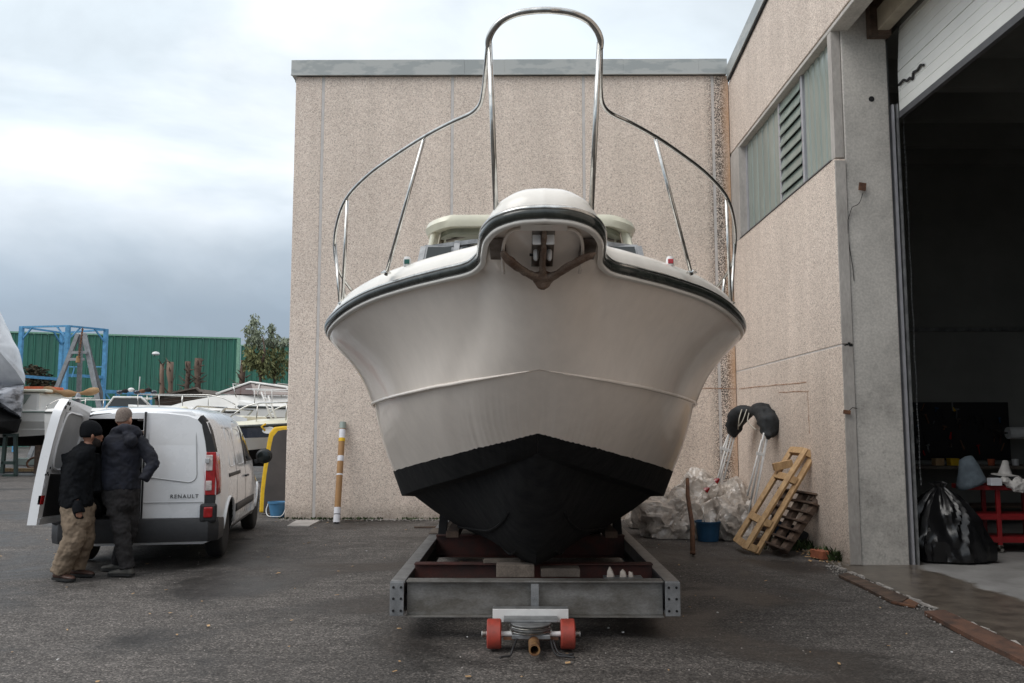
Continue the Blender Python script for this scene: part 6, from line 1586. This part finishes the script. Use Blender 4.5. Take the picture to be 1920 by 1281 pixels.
# old grey timber hull / roof
sh=thing('timber_roof','weathered grey timber lean-to roof in front of the dead trunks','shed roof',tuple(Vector((at(335,800,44).x,44,0))))
S0=Vector((at(335,800,44).x,44,0))
poly=[(290,748),(310,741),(350,733),(370,729),(379,737),(381,762),(290,762)]
pp=[at(x,y,44)-S0 for x,y in poly]
MB().prism([(p.x,p.z) for p in pp],(0,0,0),(1,0,0),(0,0,1),(0,3,0)).build('body','wood_grey',sh,bevel=.02)
for k in range(7):
    z=pp[0].z-.05-.0*k; 
for k in range(6):
    a=at(292,750+k*3.2,43.9)-S0; b=at(380,738+k*3.9,43.9)-S0; MB().bar(a,b,.05,.03).build('board','wood_dark' if k%2 else 'wood_grey',sh)
for a,b in zip(pp[:4],pp[1:5]): MB().bar(a+Vector((0,-.1,.03)),b+Vector((0,-.1,.03)),.3,.08).build('edge_board','wood_grey',sh)
# ---- boats of the yard
def hull_boat(name,label,pos,rz,L,B,z0,zs,mats,group=None,stripe=None,sheer=.35):
    t=thing(name,label,'boat',tuple(pos),R(rz),group)
    def sec(u,k):     # u 0 stern .. 1 bow
        b=B/2*(1-max(0,(u-.45)/.55)**2.2); zz=zs+sheer*u*u; return b,zz
    n=16; rows={'s':[], 'm':[], 'c':[], 'k':[]}
    for i in range(n+1):
        u=i/n; b,zz=sec(u,0); x=L*u
        rows['s'].append((x+.06*L*u**3,b,zz)); rows['m'].append((x+.04*L*u**4,b*.97,zz*.72+z0*.28)); rows['c'].append((x-.02*L*u**3,b*(.86-.35*u**3),z0+.42*(zz-z0)*u**3+.28)); rows['k'].append((x-.06*L*u**3,0,z0+.5*(zz-z0)*max(0,(u-.6)/.4)**2.5))
    def skin2(a,b,nm,mat):
        m=MB()
        for s in (-1,1):
            A=[Vector((x,y*s,z)) for x,y,z in rows[a]]; Bq=[Vector((x,y*s,z)) for x,y,z in rows[b]]
            m.rings([A,Bq],cap=False,closed=False)
        return m.build(nm,mat,t,smooth=35)
    skin2('s','m','upper_hull',mats[0]); skin2('m','c','lower_hull',mats[1]); skin2('c','k','bottom',mats[2])
    m=MB(); q=[Vector((x,y,z)) for x,y,z in (rows['s'][0],rows['m'][0],rows['c'][0],rows['k'][0])]; q2=[Vector((v.x,-v.y,v.z)) for v in q]; m.add(q+q2[::-1],[tuple(range(8))]); m.build('transom',mats[1],t)
    m=MB(); m.rings([[Vector((x,y,z+.02)),Vector((x,y*.9,z+.10)),Vector((x,0,z+.16)),Vector((x,-y*.9,z+.10)),Vector((x,-y,z+.02))] for x,y,z in rows['s']],cap=False,closed=False); m.build('deck',mats[3],t,smooth=40)
    m=MB()
    for s in (-1,1): m.tube([Vector((x,y*s,z)) for x,y,z in rows['s']],.035,6)
    m.build('rubbing_strake',mats[4] if len(mats)>4 else 'rubber',t,smooth=True)
    return t,rows
def rail(t,rows,i0,i1,h,mat='steel',r_=.016,inset=.9):
    m=MB()
    for s in (-1,1):
        pts=[Vector((x+.02,y*s*inset,z+.1+h*min(1,(k+.6)/2))) for k,(x,y,z) in enumerate(rows['s'][i0:i1])]
        m.tube(spline(pts,3),r_,6)
        for k,(x,y,z) in enumerate(rows['s'][i0:i1]):
            if k%2==0: m.tube([Vector((x,y*s*inset,z+.08)),pts[k]],r_*.8,6)
    m.build('guard_rail',mat,t,smooth=True)
# long white sports boat, bow to the left
c=at(545,800,24); t,rows=hull_boat('motor_boat','long white sports boat with brown tinted windscreen and radar arch behind the van',(c.x+1.2,c.y+1.5,0),172,6.6,2.4,.9,2.05,('boat_w','boat_w','navy_paint','boat_w'),'boats stored in the yard',sheer=.12)
m=MB(); secs=[]
for x,w,z in ((5.7,.15,2.25),(4.8,.6,2.45),(3.6,.85,2.62),(3.2,.9,2.62),(1.5,1.0,2.58),(.6,1.0,2.5)): secs.append([Vector((x,-w,2.1)),Vector((x,-w*.85,z-.05)),Vector((x,0,z)),Vector((x,w*.85,z-.05)),Vector((x,w,2.1))])
m.rings(secs); m.build('cabin','boat_w',t,smooth=40)
wd=MB()
for s in (-1,1): wd.add([Vector((3.75,s*.55,2.62)),Vector((2.4,s*.98,2.58)),Vector((1.3,s*1.0,2.56)),Vector((1.5,s*.92,2.76)),Vector((2.6,s*.82,2.93))],[(0,1,2,3,4)])
wd.add([Vector((3.75,-.55,2.62)),Vector((3.75,.55,2.62)),Vector((2.6,.82,2.93)),Vector((2.6,-.82,2.93))],[(0,1,2,3)])
wd.build('windscreen','tint',t)
m=MB()
for s in (-1,1):
    m.tube([Vector((3.8,s*.57,2.62)),Vector((2.6,s*.83,2.95)),Vector((1.45,s*.94,2.78)),Vector((1.2,s*1.0,2.56))],.035,6); m.tube([Vector((2.3,s*.86,2.9)),Vector((2.3,s*.98,2.58))],.025,6)
m.tube([Vector((2.6,-.83,2.95)),Vector((2.6,.83,2.95))],.03,6); m.build('windscreen_frame','boat_w',t,smooth=True)
rail(t,rows,7,16,.38)
m=MB(); 
for s in (-1,1): m.bar((1.1,s*1.05,2.3),(.1,s*1.0,3.10),.12,.34,up=(0,1,0))
m.bar((.1,-1.0,3.10),(.1,1.0,3.10),.34,.12); m.build('radar_arch','boat_w',t,bevel=.03)
MB().sphere((.05,.35,3.26),.13,(1,1,.7)).build('radar_dome','plastic_w',t,smooth=True); MB().sphere((.45,-.2,2.85),.18,(1,1,1)).build('fender','navy_paint',t,smooth=True)
m=MB(); m.bb(.2,1.2,-.95,.95,2.3,2.55); m.build('cockpit_cover','navy_paint',t,bevel=.05)
m=MB()
for x in (.9,1.6,2.3,3.0): m.tube([Vector((x,-.9,2.5)),Vector((x+.15,-.85,2.9)),Vector((x+.15,.85,2.9)),Vector((x,.9,2.5))],.018,6)
m.build('canopy_hoop','steel',t,smooth=True)
# navy and white boat, bow to the right
c=at(400,800,17.5); t,rows=hull_boat('motor_boat','white boat with navy topside and oval porthole, bow pointing right, behind the van bonnet',(c.x-1.6,c.y+.9,0),-6,4.1,1.9,.8,1.58,('navy_paint','boat_w','antifoul','cream'),'boats stored in the yard',sheer=.16)
m=MB(); m.lathe([(0,0),(.11,0),(.13,-.01),(.13,-.02),(.09,-.02),(.085,-.01),(0,-.01)],(0,0,0),'y',20); po=m.build('porthole','plastic_w',t,smooth=40); po.location=(2.9,-.80,1.56); po.scale=(1.1,1,.55)
MB().bb(1.0,2.3,-.6,.6,1.7,1.86).build('cabin_top','cream',t,bevel=.06)
rail(t,rows,8,16,.36)
m=MB(); m.tube([Vector((.9,-.8,1.7)),Vector((1.3,-.7,2.05)),Vector((1.3,.7,2.05)),Vector((.9,.8,1.7))],.02,6); m.tube([Vector((1.6,-.8,1.7)),Vector((1.9,-.7,2.0)),Vector((1.9,.7,2.0)),Vector((1.6,.8,1.7))],.02,6); m.build('canopy_hoop','steel',t,smooth=True)
m=MB(); m.add([Vector((1.35,-.72,2.03)),Vector((2.35,-.6,1.80)),Vector((2.35,-.62,1.72)),Vector((1.0,-.8,1.74))],[(0,1,2,3)]); m.build('clear_side_curtain','shrink',t)
MB().sphere((1.1,-.85,1.95),.10,(1.1,.8,1)).build('fender','cream',t,smooth=True)
MB().sphere((3.6,-.4,1.55),.3,(1.5,.5,.28)).build('bow_pulpit_pad','boat_w',t,smooth=True)
# tall white ladder frame
lad=thing('boarding_ladder','leaning white tubular ladder between the two boats','ladder',tuple(Vector((at(505,800,18).x,18,0))))
L0=Vector((at(505,800,18).x,18,0))
for (a,b) in (((490,735),(511,790)),((503,742),(519,790))):
    MB().tube([at(*a,18)-L0,at(*b,18)-L0],.02,8).build('rail','plastic_w',lad,smooth=True)
for k in range(4): MB().tube([at(494+k*4.6,746+k*10,18)-L0,at(505+k*3.6,748+k*10,18)-L0],.015,6).build('rung','plastic_w',lad,smooth=True)
# cream hull bow against the building corner
c=at(560,800,21); t,rows=hull_boat('motor_boat','cream boat with beige bottom, its bow just showing beside the building corner',(c.x+2.4,c.y+.4,0),176,3.9,1.9,1.25,2.05,('boat_w','tan_hull' if 'tan_hull' in mt else 'beam_beige','beam_beige','boat_w'),'boats stored in the yard',sheer=.1)
rail(t,rows,8,16,.34,'plastic_w')
MB().bb(1.0,2.2,-.5,.5,2.1,2.5).build('seat','cream',t,bevel=.08)
# cabin cruiser on the left
c=at(20,800,31); t,rows=hull_boat('cabin_cruiser','white cabin cruiser with curtained side window at the far left behind the van door',(c.x-3.5,c.y,0),3,8.2,2.8,.95,2.15,('boat_w','boat_w','antifoul','boat_w','louvre'),'boats stored in the yard',sheer=.05)
MB().bb(1.5,5.0,-1.25,1.25,2.1,2.86).build('cabin','boat_w',t,bevel=.10)
MB().bb(1.2,5.25,-1.35,1.35,2.87,2.97).build('cabin_roof','cream',t,bevel=.04)
m=MB(); m.prism([(3.0,2.25),(4.15,2.25),(4.5,2.45),(4.7,2.78),(3.0,2.78)],(0,-1.27,0),(1,0,0),(0,0,1),(0,-.02,0)); m.build('side_window','greyglass',t)
MB().bb(3.6,5.0,-.5,.5,2.98,3.10).build('roof_hatch','orange',t,bevel=.03)
m=MB(); m.tube(spline([(4.9,-.8,2.98),(5.3,-.75,2.92),(5.7,-.7,2.84),(6.2,-.6,2.86),(6.7,-.5,2.98)],4),[.10+.05*math.sin(i) for i in range(17)],10); m.build('rolled_cover','tan_cover',t,smooth=True)
for z in (1.55,1.85): MB().bb(3.5,7.0,-1.405,-1.38,z,z+.03).build('hull_moulding','boat_w',t)
for x in (2.0,4.8): MB().bb(x,x+.2,-1.0,1.0,.0,1.0).build('keel_block','wood_dark',t)
# small cruiser seen over the van roof
c=at(230,800,28); t,rows=hull_boat('motor_boat','small white boat with dark screen seen over the van roof between the tripod legs',(c.x-2.2,c.y,0),8,4.6,1.9,.9,2.1,('boat_w','boat_w','antifoul','boat_w'),'boats stored in the yard',sheer=.1)
m=MB(); m.add([Vector((1.8,-.7,2.3)),Vector((3.1,-.7,2.3)),Vector((2.8,-.6,2.58)),Vector((1.95,-.6,2.58))],[(0,1,2,3)]); m.build('windscreen','glass',t)
m=MB(); m.tube([Vector((1.75,-.7,2.25)),Vector((1.95,-.6,2.60)),Vector((2.8,-.6,2.60)),Vector((3.2,-.7,2.25))],.04,6); m.tube([Vector((1.95,-.6,2.60)),Vector((1.95,.6,2.60)),Vector((2.8,.6,2.60))],.04,6); m.build('windscreen_frame','boat_w',t,smooth=True)
for k in range(7): MB().sphere((2.0+.18*k,-.2,2.78+.04*(k%3)),.09,(1.2,1,.8),10,7).build('rolled_canvas',['navy_paint','dark','plastic_w','navy_paint','rust','dark','navy_paint'][k],t,smooth=True)
MB().tube([Vector((2.6,-.2,2.7)),Vector((2.62,-.2,3.3))],.015,6).build('antenna','plastic_w',t); rail(t,rows,0,6,.35)
MB().sphere((.9,-.75,2.5),.16,(.6,.6,1.5)).build('fender','shrink_clear',t,smooth=True)
# shrink wrapped boat at the left edge, on a dark trestle
Yw=28; W0=Vector((at(-60,800,Yw).x,Yw+1,0))
wt=thing('wrapped_boat','tall boat wrapped in white shrink film at the left edge of the yard','boat',tuple(W0))
def outline(pts,depth,name,mat,y0=0.0,bulge=.35,seed=1):
    # closed body: outline swept back with a rounded front
    P=[at(x,y,Yw)-W0 for x,y in pts]; n=len(P); c=Vector((sum(p.x for p in P)/n,0,sum(p.z for p in P)/n))
    rings=[]
    for k,(f_,dy) in enumerate(((.0,-.9),(.35,-.8),(.62,-.6),(.84,-.3),(.96,-.05),(1.0,.3),(1.0,depth*.7),(.7,depth))):
        sx_=(W0.x/W0.y)*(dy+.9)*1.25
        rings.append([Vector((sx_+c.x+(p.x-c.x)*f_+.04*noise.noise(p*1.1+Vector((k,seed,0))),y0+dy+.10*noise.noise(p*.9+Vector((k,0,seed))),c.z+(p.z-c.z)*f_)) for p in P])
    m=MB(); m.rings(rings); o=m.build(name,mat,wt,smooth=50); return o
up=[(-170,540),(-60,515),(0,560),(14,590),(30,625),(43,650),(52,690),(57,705),(57,722),(30,722),(-60,716),(-170,716)]
def dens(P,k):
    out=[]; n=len(P)
    for i in range(n):
        a,b=P[i],P[(i+1)%n]
        for j in range(k): out.append((a[0]+(b[0]-a[0])*j/k,a[1]+(b[1]-a[1])*j/k))
    return out
outline(dens(up,5),7,'upper_wrap','shrink')
outline(dens([(-170,714),(-60,714),(20,717),(57,718),(57,745),(54,768),(50,784),(30,776),(0,758),(-60,750),(-170,750)],5),7,'lower_wrap','shrink_clear',-.05)
outline(dens([(-170,752),(0,760),(30,778),(46,786),(36,812),(20,814),(-60,818),(-170,818)],4),7,'bottom_hull','antifoul',.1)
tsl=thing('trestle','dark green steel trestle under the wrapped boat','trestle',tuple(gnd(20,892)))
T1=gnd(20,892)
for a,b in (((11,815),(4,888)),((29,815),(30,892)),((3,868),(31,868)),((6,892),(32,892)),((6,816),(34,816))):
    MB().bar(at(*a,T1.y)-T1,at(*b,T1.y)-T1,.11,.11,up=(0,1,0)).build('bar','dark_green' if 'dark_green' in mt else 'rubber',tsl,bevel=.008)
for i,(px,py,w,h,mat,l) in enumerate([(50,884,2.2,.12,'wood','pale planks lying on the ground behind the trestle'),(55,872,1.2,.3,'greyglass','grey battered box on the ground below the tripod leg'),(62,880,.5,.3,'rust','rusty coil of wire beside the tripod foot')]):
    p=gnd(px,py); o=MB().bb(-w/2,w/2,-.25,.25,0,h).build(['plank_stack','scrap_box','wire_coil'][i],mat,bevel=.02) if i<2 else MB().tube([Vector((math.cos(a)*.25,math.sin(a)*.1,.25+math.sin(a*1.0)*.2)) for a in [k*.5 for k in range(24)]],.04,6).build('wire_coil',mat,smooth=True)
    o.location=p; tag(o,l,['planks','box','wire'][i])
